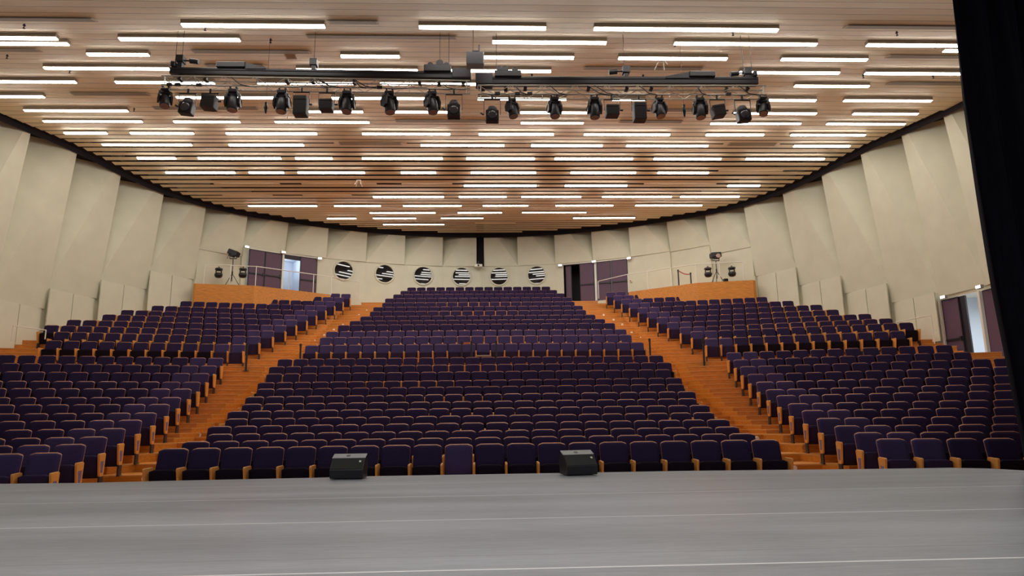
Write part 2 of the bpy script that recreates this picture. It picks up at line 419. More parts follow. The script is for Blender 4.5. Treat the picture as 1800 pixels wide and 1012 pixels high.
# centre slot and its dark back
w = walls['wall_back']
w.add([cyl(-.75, 17.35, 9.8), cyl(.75, 17.35, 9.8), cyl(.75, 17.35, 12.7), cyl(-.75, 17.35, 12.7)], [(0, 1, 2, 3)], 'void')
for s in (-1, 1):
    w.add([cyl(s * .75, 17.0, 9.8), cyl(s * .75, 17.35, 9.8), cyl(s * .75, 17.35, 12.7), cyl(s * .75, 17.0, 12.7)], [(0, 1, 2, 3)], 'void')
w.add([cyl(-.75, 17.18, -1), cyl(.75, 17.18, -1), cyl(.75, 17.18, 9.8), cyl(-.75, 17.18, 9.8)], [(0, 1, 2, 3)], 'wall')
W = {}
W['b'] = walls['wall_back'].build('wall_back', label='cream folded back wall of the round hall', kind='structure')
W['l'] = walls['wall_left'].build('wall_left', label='cream folded wall on the left of the hall', kind='structure')
W['r'] = walls['wall_right'].build('wall_right', label='cream folded wall on the right of the hall', kind='structure')
for side, k, p1, p2, zf, r in panels:
    mid = p1 + (p2 - p1) * .5
    zb = zf - 1.84
    for a, b, ra, rbb in ((p1 + side * .25, mid - side * .05, r - .02, r - .13), (mid + side * .05, p2 + side * .12, r - .135, r - .27)):
        pb = MB()
        vs = [cyl(a, ra, zb), cyl(b, rbb, zb), cyl(b, rbb, zf), cyl(a, ra, zf), cyl(a, ra + .05, zb), cyl(b, rbb + .05, zb), cyl(b, rbb + .05, zf), cyl(a, ra + .05, zf)]
        pb.add(vs, [(0, 1, 2, 3), (7, 6, 5, 4), (0, 4, 5, 1), (1, 5, 6, 2), (2, 6, 7, 3), (3, 7, 4, 0)], 'panel')
        o = pb.build('acoustic_panel', W['l'] if side < 0 else W['r'])

# portholes
for i, ph in enumerate(HOLE):
    c = cyl(ph, 17.14, 9.2); rz = -R(ph)
    t = empty('window_%d' % (i + 1), c, rz, label='round porthole window in the back wall, %s from left' % ORD[i], kind='structure')
    g = MB(); mt = Matrix.Rotation(pi / 2, 4, 'X')
    g.lathe([(.50, -.005), (.50, .015)], 'pane', 40, mt); g.build('pane', t)
    f = MB(); N = 40
    prof = [(.60, 0), (.60, .035), (.565, .05), (.52, .045), (.50, .012), (.50, 0)]
    vs = []; fs = []
    for j in range(N):
        an = 2 * pi * j / N
        vs += [Vector((r_ * cos(an), -y_, r_ * sin(an))) for r_, y_ in prof]
    n = len(prof)
    for j in range(N):
        for q in range(n - 1):
            a = j * n + q; b = ((j + 1) % N) * n + q
            fs.append((a, b, b + 1, a + 1))
    f.add(vs, fs, 'panel'); f.build('window_frame', t, smooth=True)

# ------------------------------------------------------------------ seat rows
T = [780, 768.4, 756, 742.5, 729.8, 716.7, 704.6, 692, 678.7, 667.5, 652.4, 640, 627.2, 603.7, 590, 580, 569, 561.7, 554, 545.6, 538, 530.5, 523, 516, 510, 504]
LX = [280, 321, 365, 366, 397, 401, 426, 432, 452, 453.5, 468.6, 473.6, 489, 537, 562.6, 573.7, 594.5, 615, 633.6, 650.4, 656.4, 672, 677, 691.4, 704, 716]
CN = [20, 20, 20, 21, 21, 22, 22, 23, 23, 24, 24, 25, 25, 24, 23, 23, 22, 21, 20, 19, 19, 18, 18, 17, 16, 15]
PITCH_S = .55
def rowY(i): return 12.4 + i + (1.15 if i >= 13 else 0)
TOPZ = [atY(848, T[i], rowY(i)).z for i in range(26)]
FZ = [z - .95 for z in TOPZ]
# side blocks: aisle-side corner of every row (image), outer corner where the row's end shows
LIN = [(109.7, 795), (151.8, 780), (189.3, 767), (221.3, 752.3), (250, 737.5), (275.7, 724.8), (298.7, 709.9), (318.5, 697.9), (337, 683), (352.7, 670.9), (367.8, 655.8), (381, 642.3), (393, 628.9),
       (431, 605), (458.5, 591), (482, 581), (503.6, 571.7), (522.5, 561.8), (541, 554), (557.6, 545.7), (574, 537), (589.3, 529.7), (604, 522.6), (616.6, 516.4)]
RIN = [(1539, 771), (1500.6, 760), (1466, 748), (1435, 734.8), (1409, 721), (1384.7, 709), (1364.6, 694.8), (1346, 684.4), (1329, 671), (1314, 657.4), (1300.8, 644), (1289, 632), (1277, 619.5),
       (1238.6, 595), (1214, 582.5), (1194.5, 575), (1172.7, 566.7), (1154.5, 557.8), (1137.3, 549), (1121, 540.8), (1105.6, 532.8), (1092, 525.7), (1078.6, 519.6), (1065.3, 513.6)]
LOUT = {13: 60, 14: 77, 15: 82, 16: 120, 17: 183, 18: 215, 19: 268.7, 20: 317.5, 21: 364, 22: 528, 23: 581}
ROUT = {10: 1795, 11: 1726, 12: 1695.5, 13: 1589, 14: 1602, 15: 1563, 16: 1531, 17: 1474, 18: 1442.5, 19: 1394, 20: 1349.5, 21: 1307.5, 22: 1171, 23: 1101}
def theta(i): return R(20 - 6.5 * i / 23)
def sideY(i): return rowY(i) - (.2 if i == 0 else .55 if i < 13 else .15)

seats = []   # (block, row, index from the block's left end, count, loc, rz, first arm side, light fabric, end)
for i in range(26):
    a = atY(LX[i], T[i] + .0131 * (848 - LX[i]) * 0 + 0, rowY(i))
    n = CN[i]; x0 = a.x + .015 - .275 + .25
    x0 = a.x + .25
    for j in range(n):
        seats.append(dict(b='centre', r=i, j=j, n=n, x=x0 + j * PITCH_S, y=rowY(i), z=FZ[i], rz=0.0))
for side, IN, OUT in ((-1, LIN, LOUT), (1, RIN, ROUT)):
    for i in range(24):
        p = atY(IN[i][0], IN[i][1], sideY(i)); th = theta(i)
        dx, dy = side * cos(th), -sin(th)
        row = []
        for j in range(26):
            d = .25 + j * PITCH_S
            x, y = p.x + dx * d, p.y + dy * d
            ox, oy = p.x + dx * (d + .25), p.y + dy * (d + .25)
            px = proj((ox, oy, p.z))[0]
            if i in OUT and (px < OUT[i] - 8 if side < 0 else px > OUT[i] + 8): break
            if i not in OUT and (px < -110 if side < 0 else px > 1850): break
            if math.hypot(ox, oy - CY) > 17.0: break
            row.append((x, y))
        n = len(row)
        for j, (x, y) in enumerate(row):
            jj = j if side > 0 else n - 1 - j
            seats.append(dict(b='left' if side < 0 else 'right', r=i, j=jj, n=n, a=j, x=x, y=y, z=p.z - .95, rz=side * -(th - R(9))))

# seat meshes: origin on the tread under the top of the backrest, facing -y
def curved_slab(wd, z0, z1, y0, y1, th, m, nx=7, nz=4, belly=.03, round_=.06):
    o = MB(); vs = []; fs = []
    def P(u, v, k):
        # u -1..1, v 0..1
        w_ = wd / 2
        z = z0 + (z1 - z0) * v; y = y0 + (y1 - y0) * v
        uu = u
        if v > .99: w_ = wd / 2 - round_ * .35
        if abs(u) > .99 and v > .99: z -= round_ * .35
        y += belly * (1 - u * u) * .9 - belly * .5
        return Vector((uu * w_, y + (th if k else 0), z))
    for k in (0, 1):
        for iz in range(nz + 1):
            v = (0, .45, .8, .93, 1.0)[iz]
            for ix in range(nx + 1):
                u = -1 + 2 * ix / nx
                q = P(u, v, k)
                if k == 0 and (ix in (0, nx) or iz in (0, nz)): q.y += .018
                vs.append(q)
    n1 = nx + 1; K = n1 * (nz + 1)
    for iz in range(nz):
        for ix in range(nx):
            a = iz * n1 + ix
            fs.append((a, a + 1, a + n1 + 1, a + n1)); fs.append((K + a, K + a + n1, K + a + n1 + 1, K + a + 1))
    for ix in range(nx):
        fs.append((ix, K + ix, K + ix + 1, ix + 1)); t_ = nz * n1 + ix; fs.append((t_, t_ + 1, K + t_ + 1, K + t_))
    for iz in range(nz):
        a = iz * n1; fs.append((a, a + n1, K + a + n1, K + a)); a += nx; fs.append((a, K + a, K + a + n1, a + n1))
    o.add(vs, fs, m); return o
def seat_parts(light):
    fm, um = ('fab2', 'under2') if light else ('fab', 'under')
    back = curved_slab(.490, .44, .94, -.13, 0, .05, fm)
    shell = curved_slab(.490, .36, .954, -.10, .043, .028, 'shell', belly=.03)
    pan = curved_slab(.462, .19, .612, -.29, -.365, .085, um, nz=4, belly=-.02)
    return back, shell, pan
armprof = [(-.44, .622), (-.425, .642), (-.14, .648), (-.10, .63), (-.10, .60), (-.135, .28), (-.15, .235), (-.18, .215), (-.315, .215), (-.345, .24), (-.425, .55), (-.44, .61)]
def arm(x):
    o = MB(); o.prism(armprof, 'armwood', lambda p, k: Vector((x + (-.019, .019)[k], p[0], p[1]))); return o
arm_b = bevel_mesh(arm(0), .008, 1)
def leg():
    o = MB(); o.box((0, -.235, .11), (.030, .19, .216), 'steel'); o.box((0, -.20, .01), (.047, .24, .02), 'steel'); return o
def at_x(mb, x):
    o = MB(); o.join(mb, Matrix.Translation((x, 0, 0))); return o
inset = {}
for s in (-1, 1):
    o = MB(); pr = [(-.355, .50), (-.20, .50), (-.215, .29), (-.31, .29)]
    o.prism(pr, 'door', lambda p, k: Vector((s * (.0191 + .004 * k), p[0], p[1]))); inset[s] = o
M['inset'] = mat('purple_woven_inset', (.17, .12, .23), .8, var=.35, vscale=60)
for o in inset.values(): o.mats = [M['inset']]
MESH = {}
for light in (0, 1):
    b, sh, pn = seat_parts(light)
    MESH['back', light] = b.mesh('backrest', True); MESH['pan', light] = pn.mesh('seat_pan', True)
    MESH['shell'] = sh.mesh('backrest_shell', True)
MESH['arm'] = arm_b.mesh('armrest'); MESH['leg'] = leg().mesh('leg')
MESH['inset', -1] = inset[-1].mesh('fabric_inset'); MESH['inset', 1] = inset[1].mesh('fabric_inset')
# one seat of the front row stands with its pad down in place: taller backrest pad
MESH['tall'] = curved_slab(.475, .30, .94, -.17, 0, .05, 'fab2').mesh('backrest', True)

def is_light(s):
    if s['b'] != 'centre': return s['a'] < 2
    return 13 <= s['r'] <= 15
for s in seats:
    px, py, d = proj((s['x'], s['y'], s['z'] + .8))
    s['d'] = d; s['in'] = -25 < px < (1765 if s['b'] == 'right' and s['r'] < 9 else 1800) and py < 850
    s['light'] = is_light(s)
inview = sorted([s for s in seats if s['in']], key=lambda s: s['d'])
near = inview[:300]
for s in near: s['near'] = 1
def place(me, name, parent, x=0):
    o = bpy.data.objects.new(name, me); COL.objects.link(o); o.parent = parent; o.location = (x, 0, 0); return o
BLK = {'centre': 'centre block', 'left': 'left block', 'right': 'right block'}
for s in near:
    j, n, r_ = s['j'], s['n'], s['r']
    rown = 'front row' if r_ == 0 else ORD[r_] + ' row'
    if s['b'] == 'centre':
        if j == 0: pos = 'at its left end'
        elif j == n - 1: pos = 'at its right end'
        elif j < n / 2: pos = ORD[j] + ' from left end'
        else: pos = ORD[n - 1 - j] + ' from right end'
    else:
        a = s['a']; pos = 'on the aisle' if a == 0 else ORD[a] + ' from the aisle'
    sh = 'lighter purple' if s['light'] else 'dark purple'
    kind = 'tip-up theatre seat'
    tall = s['b'] == 'centre' and r_ == 0 and j == 9
    if tall: sh, kind = 'purple', 'theatre seat without tipped pad'
    t = empty('theatre_seat', (s['x'], s['y'], s['z']), s['rz'], label='%s %s, %s of the %s, %s' % (sh, kind, rown, BLK[s['b']], pos), cat='seat', group='purple theatre seats')
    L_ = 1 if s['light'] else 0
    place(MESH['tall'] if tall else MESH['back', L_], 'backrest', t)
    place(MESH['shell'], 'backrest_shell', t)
    if not tall: place(MESH['pan', L_], 'seat_pan', t)
    arms = [-.275] + ([.275] if j == n - 1 else [])
    for x in arms:
        am = place(MESH['arm'], 'armrest', t, x); place(MESH['leg'], 'leg', t, x)
        if s['b'] == 'left' and j == n - 1 and x > 0: place(MESH['inset', 1], 'fabric_inset', am)
        if (s['b'] == 'right' and j == 0) : place(MESH['inset', -1], 'fabric_inset', am)
far = MB()
fb = {}
for light in (0, 1):
    b, sh, pn = seat_parts(light); q = MB(); q.join(b); q.join(sh); q.join(pn); fb[light] = q
ab = MB(); ab.join(arm_b); ab.join(leg())
for s in seats:
    if s.get('near'): continue
    mt = Matrix.Translation((s['x'], s['y'], s['z'])) @ Matrix.Rotation(s['rz'], 4, 'Z')
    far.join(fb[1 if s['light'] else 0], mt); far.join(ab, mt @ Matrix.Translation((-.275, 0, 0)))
    if s['j'] == s['n'] - 1: far.join(ab, mt @ Matrix.Translation((.275, 0, 0)))
far.build('distant_theatre_seats', smooth=False, label='purple theatre seats filling the upper rows towards the back wall', cat='seats', kind='stuff')

# ------------------------------------------------------------------ tiered floor
def sideline(i, x):     # y of the back edge of tread i at x
    pass
fl = MB()
IX = 7.35
def edge(i, x, off):
    """y of row i's line shifted by off at lateral position x"""
    ax = abs(x)
    if ax <= IX: return rowY(i) + off
    ii = min(i, 23)
    base = rowY(i) + (sideY(ii) - rowY(ii)) + off
    t = min(1, (ax - IX) / .25)
    return rowY(i) + off + t * (sideY(ii) - rowY(ii)) - (ax - IX) * math.tan(theta(ii))
XS = [-17.3, -14, -10.5, -7.6, -IX, -3, 3, IX, 7.6, 10.5, 14, 17.3]
def strip(fy0, z0, fy1, z1, m):
    vs = [(x, fy0(x), z0) for x in XS] + [(x, fy1(x), z1) for x in XS]
    n = len(XS)
    fl.add(vs, [(i, i + 1, n + i + 1, n + i) for i in range(n - 1)], m)
prev = lambda x: 10.0
pz = FZ[0]
RIS = []
for i in range(26):
    if i == 0:
        strip(lambda x: 9.0, FZ[0], lambda x: edge(0, x, .2), FZ[0], 'floor'); continue
    off = .2
    z0, z1 = FZ[i - 1], FZ[i]
    dz = z1 - z0
    nst = 1 if dz < .2 else 2 if dz < .45 else 4
    run = .32
    # risers climb from behind row i-1
    e = lambda x, o, i=i: edge(i - 1, x, o)
    cur = .2
    for k in range(nst):
        za, zb_ = z0 + dz * k / nst, z0 + dz * (k + 1) / nst
        o = .2 + k * (run if nst < 4 else .27)
        strip(lambda x, o=o: e(x, o), za, lambda x, o=o: e(x, o), zb_ - .035, 'floor')
        strip(lambda x, o=o: e(x, o), zb_ - .035, lambda x, o=o: e(x, o - .012), zb_ - .030, 'nosing')
        strip(lambda x, o=o: e(x, o - .012), zb_ - .030, lambda x, o=o: e(x, o - .012), zb_, 'nosing')
        RIS.append((i, rowY(i - 1) + o, za, zb_))
        nxt = (lambda x, o=o: e(x, o + (run if nst < 4 else .27))) if k < nst - 1 else (lambda x, i=i: edge(i, x, .2))
        strip(lambda x, o=o: e(x, o - .012), zb_, nxt, zb_, 'floor')
strip(lambda x: edge(25, x, .2), FZ[25], lambda x: 41, FZ[25], 'floor')
fl.build('floor', label='orange wooden tiered floor with stepped aisles', kind='structure')

# landings by the rear doors
ZL = FZ[25]
for side, pts in ((-1, [(343.3, 498.2), (447.3, 501.8), (580.7, 517.8)]), (1, [(1323.5, 492.2), (1226, 497), (1105.7, 513)])):
    q = [atZ(x, y, ZL) for x, y in pts]
    poly = [(p.x, p.y) for p in q]
    poly[0] = (poly[0][0] + side * .0, poly[0][1])
    # back along the wall
    aa = math.degrees(math.atan2(abs(poly[0][0]), poly[0][1] - CY)); bb = math.degrees(math.atan2(abs(poly[-1][0]), poly[-1][1] - CY))
    arc = [(side * 17.12 * sin(R(bb + (aa - bb) * t / 6)), CY + 17.12 * cos(R(bb + (aa - bb) * t / 6))) for t in range(7)]
    poly = poly + arc
    b = MB(); b.prism(poly, 'floor', lambda p, k: Vector((p[0], p[1], (4.4, ZL + .004)[k])))
    b.build('floor_landing_%s' % ('left' if side < 0 else 'right'), label='raised wood-fronted landing at the rear %s doors' % ('left' if side < 0 else 'right'), kind='structure')
    if side < 0: LQ = q
    else: RQ = q

# step lights
SL = [(426, 678.7), (414, 694), (399.7, 710.6), (384, 726.8), (368.8, 744), (350.7, 761.7), (437, 653), (512, 620), (532.4, 608), (552.6, 597.8), (570, 588.5), (587, 578.4), (603, 568.6), (631, 551.5), (644.7, 544), (253.6, 843), (331, 780),
      (1257.8, 683), (1269, 699), (1282, 713), (1295.7, 730), (1312, 746.6), (1396.5, 822), (1235, 643), (1246, 667.5), (1166, 612.8), (1126.7, 592.6), (1110, 582), (1093.8, 572.8), (1078.7, 564), (1144, 601), (1061, 553), (1330, 764)]
slm = MB(); slm.lathe([(.055, 0), (.055, .012), (.045, .02), (.03, .02), (.03, .014), (.012, .014)], 'stepl', 14, Matrix.Rotation(pi / 2, 4, 'X'))
slme = slm.mesh('step_light')
used = {}
for x, y in SL:
    best = None
    for (i, Y, za, zb_) in RIS:
        p = atY(x, y, Y); mid = (za + zb_) / 2
        e_ = abs(p.z - mid)
        if best is None or e_ < best[0]: best = (e_, i, Y, za, zb_, p.x)
    e_, i, Y, za, zb_, X = best
    sd = 'left' if X < 0 else 'right'
    key = (sd, i, round(Y, 2))
    if key in used: continue
    used[key] = (X, Y, (za + zb_) / 2 if zb_ - za > .12 else zb_ - .065, i)
for sd in ('left', 'right'):
    L_ = sorted([v for k, v in used.items() if k[0] == sd], key=lambda v: v[1])
    for j, (X, Y, z, i) in enumerate(L_):
        o = bpy.data.objects.new('step_light', slme); COL.objects.link(o); o.location = (X, Y - .002, z)
        tag(o, 'round step light on the %s aisle stairs, %s from the stage' % (sd, ORD[j]), 'step light', 'round lights on the aisle steps')

# ------------------------------------------------------------------ stage
EP = [(-260, 853), (0, 850), (151, 848.4), (285, 845), (571, 839), (654, 836.6), (889, 832.6), (1200, 827.3), (1536, 823.8), (1670, 821.8), (1737, 823), (1800, 826.5), (1990, 845)]
ep = [atZ(x, y, 0) for x, y in EP]
ep = [Vector((-13.5, ep[0].y - .6, 0))] + ep + [Vector((13.5, ep[-1].y - .8, 0))]
poly = [(p.x, p.y) for p in ep] + [(13.5, -3), (-13.5, -3)]
ln = []
for y, w, c in ((847, .018, (.46, .46, .44)), (869.5, .014, (.68, .68, .68)), (911, .014, (.72, .72, .72)), (975, .006, (.16, .16, .16)), (999.5, .014, (.75, .75, .75))):
    ln.append((atZ(900, y, 0).y, w, c))
st = MB(); st.prism(poly, stage_material(ln), lambda p, k: Vector((p[0], p[1], (-.12, 0)[k])))
st.build('floor_stage', label='grey vinyl stage floor with white tape lines', kind='structure')
sk = MB()
for a, b in zip(ep, ep[1:]):
    sk.add([(a.x, a.y - .03, -.115), (b.x, b.y - .03, -.115), (b.x, b.y - .03, -.9), (a.x, a.y - .03, -.9)], [(0, 1, 2, 3)], 'black')
sk.build('trim_stage_front', label='black face under the stage edge', kind='structure')

# curtain at the right of the stage
cu = MB()
CE = [(1676, 0), (1690, 110), (1697, 172), (1724, 340), (1751, 501), (1786, 680), (1800, 760), (1812, 826)]
YC = 9.55
ce = [atY(x, y, YC) for x, y in CE]
top = atY(1655, -160, YC)
edgep = [top] + ce
zs = [p.z for p in edgep]
def edge_x(z):
    for a, b in zip(edgep, edgep[1:]):
        if b.z <= z <= a.z: t = (a.z - z) / (a.z - b.z); return a.x + t * (b.x - a.x)
    return edgep[-1].x if z < edgep[-1].z else edgep[0].x
NZ, NU = 24, 120
vs = []; z0, z1 = .004, edgep[0].z
for k in (0, 1):
    for iz in range(NZ + 1):
        z = z0 + (z1 - z0) * iz / NZ; ex = edge_x(z)
        for iu in range(NU + 1):
            u = iu / NU; xx = ex + u * 3.6
            yy = YC + .02 + .11 * sin(u * 44 + .4 * sin(z * .5)) * (1 - .35 * z / z1) + .04 * sin(u * 97 + z * .3) + .25 * u + k * .02
            if iu == 0: yy = YC + .02 * k
            vs.append((xx, yy, z))
n1 = NU + 1; K = n1 * (NZ + 1); fs = []
for iz in range(NZ):
    for iu in range(NU):
        a = iz * n1 + iu; fs.append((a, a + 1, a + n1 + 1, a + n1)); fs.append((K + a, K + a + n1, K + a + n1 + 1, K + a + 1))
    a = iz * n1; fs.append((a, a + n1, K + a + n1, K + a))
cu.add(vs, fs, 'curtain')
cu.build('stage_curtain', smooth=True, label='tall black pleated stage curtain hanging at the right edge', cat='curtain')

# stage monitors
prof = [(0, .012), (-.015, .14), (.13, .295), (.27, .352), (.34, .21), (.32, .012)]
for (x, y, rz, lab) in ((608, 843, R(-3), 'black wedge stage monitor at the stage edge, left of the two'), (1024, 836, R(14), 'black wedge stage monitor at the stage edge, right of the two')):
    p = atZ(x, y - .5, 0)
    t = empty('stage_monitor', (p.x, p.y, 0), rz, label=lab, cat='speaker', group='wedge monitors on the stage')
    b = MB(); wd = .245
    b.prism(prof, 'blackp', lambda q, k: Vector(((-wd, wd)[k], q[0], q[1])))
    bevel_mesh(b, .008, 1).build('cabinet', t)
    g = MB(); n_ = Vector((0, -.731, .683)); gw = .245
    a, c = Vector((0, -.007, .148)), Vector((0, .122, .288))
    g.add([a + Vector((-gw + .01, 0, 0)) + n_ * .006, a + Vector((gw - .01, 0, 0)) + n_ * .006, c + Vector((gw - .01, 0, 0)) + n_ * .006, c + Vector((-gw + .01, 0, 0)) + n_ * .006,
           a + Vector((-gw + .01, 0, 0)) - n_ * .004, a + Vector((gw - .01, 0, 0)) - n_ * .004, c + Vector((gw - .01, 0, 0)) - n_ * .004, c + Vector((-gw + .01, 0, 0)) - n_ * .004],
          [(0, 1, 2, 3), (7, 6, 5, 4), (0, 4, 5, 1), (1, 5, 6, 2), (2, 6, 7, 3), (3, 7, 4, 0)], 'carpet')
    g.build('grille', t)
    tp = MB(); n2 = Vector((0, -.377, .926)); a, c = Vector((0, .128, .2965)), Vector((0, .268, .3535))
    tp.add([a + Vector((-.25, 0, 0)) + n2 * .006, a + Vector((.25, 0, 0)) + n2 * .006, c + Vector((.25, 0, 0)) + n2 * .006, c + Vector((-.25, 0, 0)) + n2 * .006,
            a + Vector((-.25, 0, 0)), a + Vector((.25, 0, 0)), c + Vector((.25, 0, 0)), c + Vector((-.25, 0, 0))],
           [(0, 1, 2, 3), (7, 6, 5, 4), (0, 4, 5, 1), (1, 5, 6, 2), (2, 6, 7, 3), (3, 7, 4, 0)], 'montop_lit')
    tp.build('lit_top_face', t)['label'] = 'monitor top coloured grey for the light falling on it'
    h = MB(); mt = Matrix.Translation((-.02, .198, .332)) @ Matrix.Rotation(math.atan(.407), 4, 'X')
    h.lathe([(.032, 0), (.032, .003), (.01, .003)], 'black', 14, mt); h.build('handle', t)
    lg = MB(); lg.box(Vector((.185, .085, .248)) + n_ * .009, (.03, .005, .03), 'white', Matrix.Rotation(R(-43), 3, 'X')); lg.build('badge', t)

# ------------------------------------------------------------------ lighting rig
YR = 15.3
def beam(x0, x1, ytop0, ytop1, ybot0, ybot1, label, items):
    a, b = atY(x0, (ytop0 + ybot0) / 2, YR), atY(x1, (ytop1 + ybot1) / 2, YR)
    h0 = abs(atY(x0, ytop0, YR).z - atY(x0, ybot0, YR).z)
    t = empty('lighting_bar', ((a.x + b.x) / 2, YR, a.z), label=label, cat='lighting bar')
    o = t.location
    m = MB(); d = b - a; rot = Matrix.Rotation(math.atan2(-d.z, d.x), 3, 'Y')
    m.box((a + b) / 2 - o, (d.length, .2, h0), 'black', rot)
    m.box((a + b) / 2 - o + Vector((0, -.105, h0 * .12)), (d.length - .1, .02, .02), 'dgrey', rot)
    bevel_mesh(m, .012, 1).build('beam', t)
    for kind, pxs in items:
        if kind == 'box':
            (xa, ya, xb, yb) = pxs; p, q = atY(xa, ya, YR), atY(xb, yb, YR)
            m = MB(); m.box((p + q) / 2 - o, (q.x - p.x, .3, p.z - q.z), 'dgrey' if pxs in GREYB else 'black'); bevel_mesh(m, .015, 1).build('end_box' if pxs in GREYB else 'motor_housing', t)
        elif kind == 'wedge':
            q = [atY(x, y, YR) - o for x, y in pxs]
            m = MB(); m.prism([(v.x, v.z) for v in q], 'black', lambda p, k: Vector((p[0], (-.12, .12)[k], p[1]))); m.build('sloped_cover', t)
        elif kind == 'drum':
            x, y, r_ = pxs; p = atY(x, y, YR) - o; m = MB(); m.tube(p + Vector((0, -.12, 0)), p + Vector((0, .12, 0)), r_, 'black', 14); m.build('pulley', t)
        elif kind == 'hook':
            x, ya, yb = pxs; p, q = atY(x, ya, YR) - o, atY(x, yb, YR) - o
            m = MB(); m.box((p + q) / 2, (.055, .06, p.z - q.z), 'black'); m.box((q.x, 0, q.z + .02), (.08, .18, .03), 'black'); m.build('clamp', t)
        elif kind == 'mast':
            x, ya, yb, dx = pxs; p, q = atY(x, ya, YR) - o, atY(x, yb, YR) - o
            m = MB(); m.box((p + q) / 2, (.10, .14, p.z - q.z), 'black'); m.box((p.x, 0, p.z), (.17, .2, .16), 'black')
            m.tube((p.x, 0, p.z - .02), (p.x + dx * .3, 0, p.z - .03), .02, 'black'); m.tube((p.x + dx * .22, 0, p.z - .03), (p.x + dx * .42, 0, p.z - .05), .06, 'black', 10)
            m.build('pulley_mast', t)
        elif kind == 'wire':
            x, ya, x2 = pxs; p = atY(x, ya, YR); zt = zceil(YR) - .014
            m = MB(); m.tube(p - o, Vector((p.x, YR, zt)) - o, .006, 'black', 6); m.build('cable', t)
    return t
GREYB = [(795, 124, 828, 141), (836, 133, 866, 152)]
beam(301, 800, 121, 127.5, 132.5, 142, 'long black hoist beam over the left lighting truss', [
    ('box', (384, 113, 434, 123)), ('wedge', [(434, 113.5), (470, 123), (470, 125), (434, 125)]), ('box', (746, 118, 793, 130)), ('box', GREYB[0]), ('drum', (773.5, 115, .09)), ('drum', (757, 118, .07)), ('drum', (785, 119, .08)),
    ('mast', (318, 105, 122, 1)), ('mast', (552, 111, 126, 0)), ('box', (304, 112, 312, 121)), ('hook', (317, 132, 142)), ('hook', (362, 133, 143)), ('hook', (505, 137, 146)), ('hook', (550, 138, 146)), ('hook', (623, 139, 147.5)), ('hook', (738, 141, 149)), ('hook', (772, 141, 149.5)), ('hook', (814, 141, 149.5)),
    ('wire', (308, 112, 0)), ('wire', (320, 104, 0)), ('wire', (552, 111, 0)), ('wire', (773, 113, 0)), ('wire', (789, 118, 0))])
beam(850, 1331, 137.5, 138, 150, 149.5, 'long black hoist beam over the right lighting truss', [
    ('box', GREYB[1]), ('box', (869, 128, 916, 139)), ('drum', (887, 126, .09)), ('drum', (905, 128, .08)), ('drum', (877, 124, .06)), ('mast', (1100, 124, 139, -1)), ('mast', (1313, 127, 139, -1)), ('box', (1321, 129, 1328, 138)),
    ('box', (1209, 129.5, 1255, 139)), ('wedge', [(1209, 130.5), (1168, 138), (1168, 141), (1209, 141)]), ('hook', (849, 151, 158)), ('hook', (889, 150, 158.5)), ('hook', (923, 150, 158)), ('hook', (1034, 150, 158.5)), ('hook', (1101, 150, 159)), ('hook', (1144, 150, 159)), ('hook', (1276, 150, 159.5)), ('hook', (1313, 150, 159)),
    ('wire', (873, 128, 0)), ('wire', (1098, 124, 0)), ('wire', (1307, 127, 0)), ('wire', (1322, 129, 0))])
def truss(x0, x1, yt0, yt1, yb0, yb1, label):
    a, b, c, d = atY(x0, yt0, YR), atY(x1, yt1, YR), atY(x0, yb0, YR), atY(x1, yb1, YR)
    t = empty('lighting_truss', ((a.x + b.x) / 2, YR, c.z), label=label, cat='truss', group='aluminium lighting trusses'); o = t.location
    D = Vector((0, .12, 0))
    for p, q in ((a, b), (c, d)):
        for s in (-1, 1):
            m = MB(); m.tube(p - o + D * s, q - o + D * s, .018, 'alu', 8); m.build('chord', t)
    w = MB(); n = int((b - a).length / .36) // 2 * 2
    for s in (-1, 1):
        for k in range(n):
            u0_, u1_ = k / n, (k + 1) / n
            pa = (c.lerp(d, u0_) if k % 2 else a.lerp(b, u0_)); pb = (a.lerp(b, u1_) if k % 2 else c.lerp(d, u1_))
            w.tube(pa - o + D * s, pb - o + D * s, .009, 'alu', 6)
    for k in range(0, n + 1, 2):
        pa = a.lerp(b, k / n); w.tube(pa - o - D, pa - o + D, .009, 'alu', 6); pa = c.lerp(d, k / n); w.tube(pa - o - D, pa - o + D, .009, 'alu', 6)
    for u_ in (.01, .99): w.tube(a.lerp(b, u_) - o - D, c.lerp(d, u_) - o - D, .014, 'alu', 6); w.tube(a.lerp(b, u_) - o + D, c.lerp(d, u_) - o + D, .014, 'alu', 6)
    w.build('lattice', t)
    cb_ = MB(); rnd = random.Random(x0)
    for k in range(7):
        u_ = .04 + .9 * rnd.random(); p = c.lerp(d, u_) - o; q = a.lerp(b, min(1, u_ + .02)) - o; du = rnd.uniform(.25, .5)
        pts = [q + Vector((0, -.14, -.02)), q.lerp(p, .5) + Vector((du * .4, -.17, .02)), p + Vector((du, -.15, .02)), p + Vector((du * 1.6, -.15, -.03))]
        cb_.path(pts, .011, 'black', 5)
    cb_.path([c.lerp(d, k / 40) - o + Vector((0, -.13, .03 * rnd.uniform(-1, .6))) for k in range(41)], .010, 'black', 5)
    for k in range(4):
        p = c.lerp(d, rnd.random()) - o; cb_.box(p + Vector((0, -.15, 0)), (.12, .06, .06), 'black')
    cb_.build('cabling', t)
    return c, d
tl = truss(288, 826, 137.5, 146, 153.5, 161, 'silver lattice truss carrying lamps under the left beam')
tr = truss(840, 1343, 154, 154.5, 169.5, 170.5, 'silver lattice truss carrying lamps under the right beam')

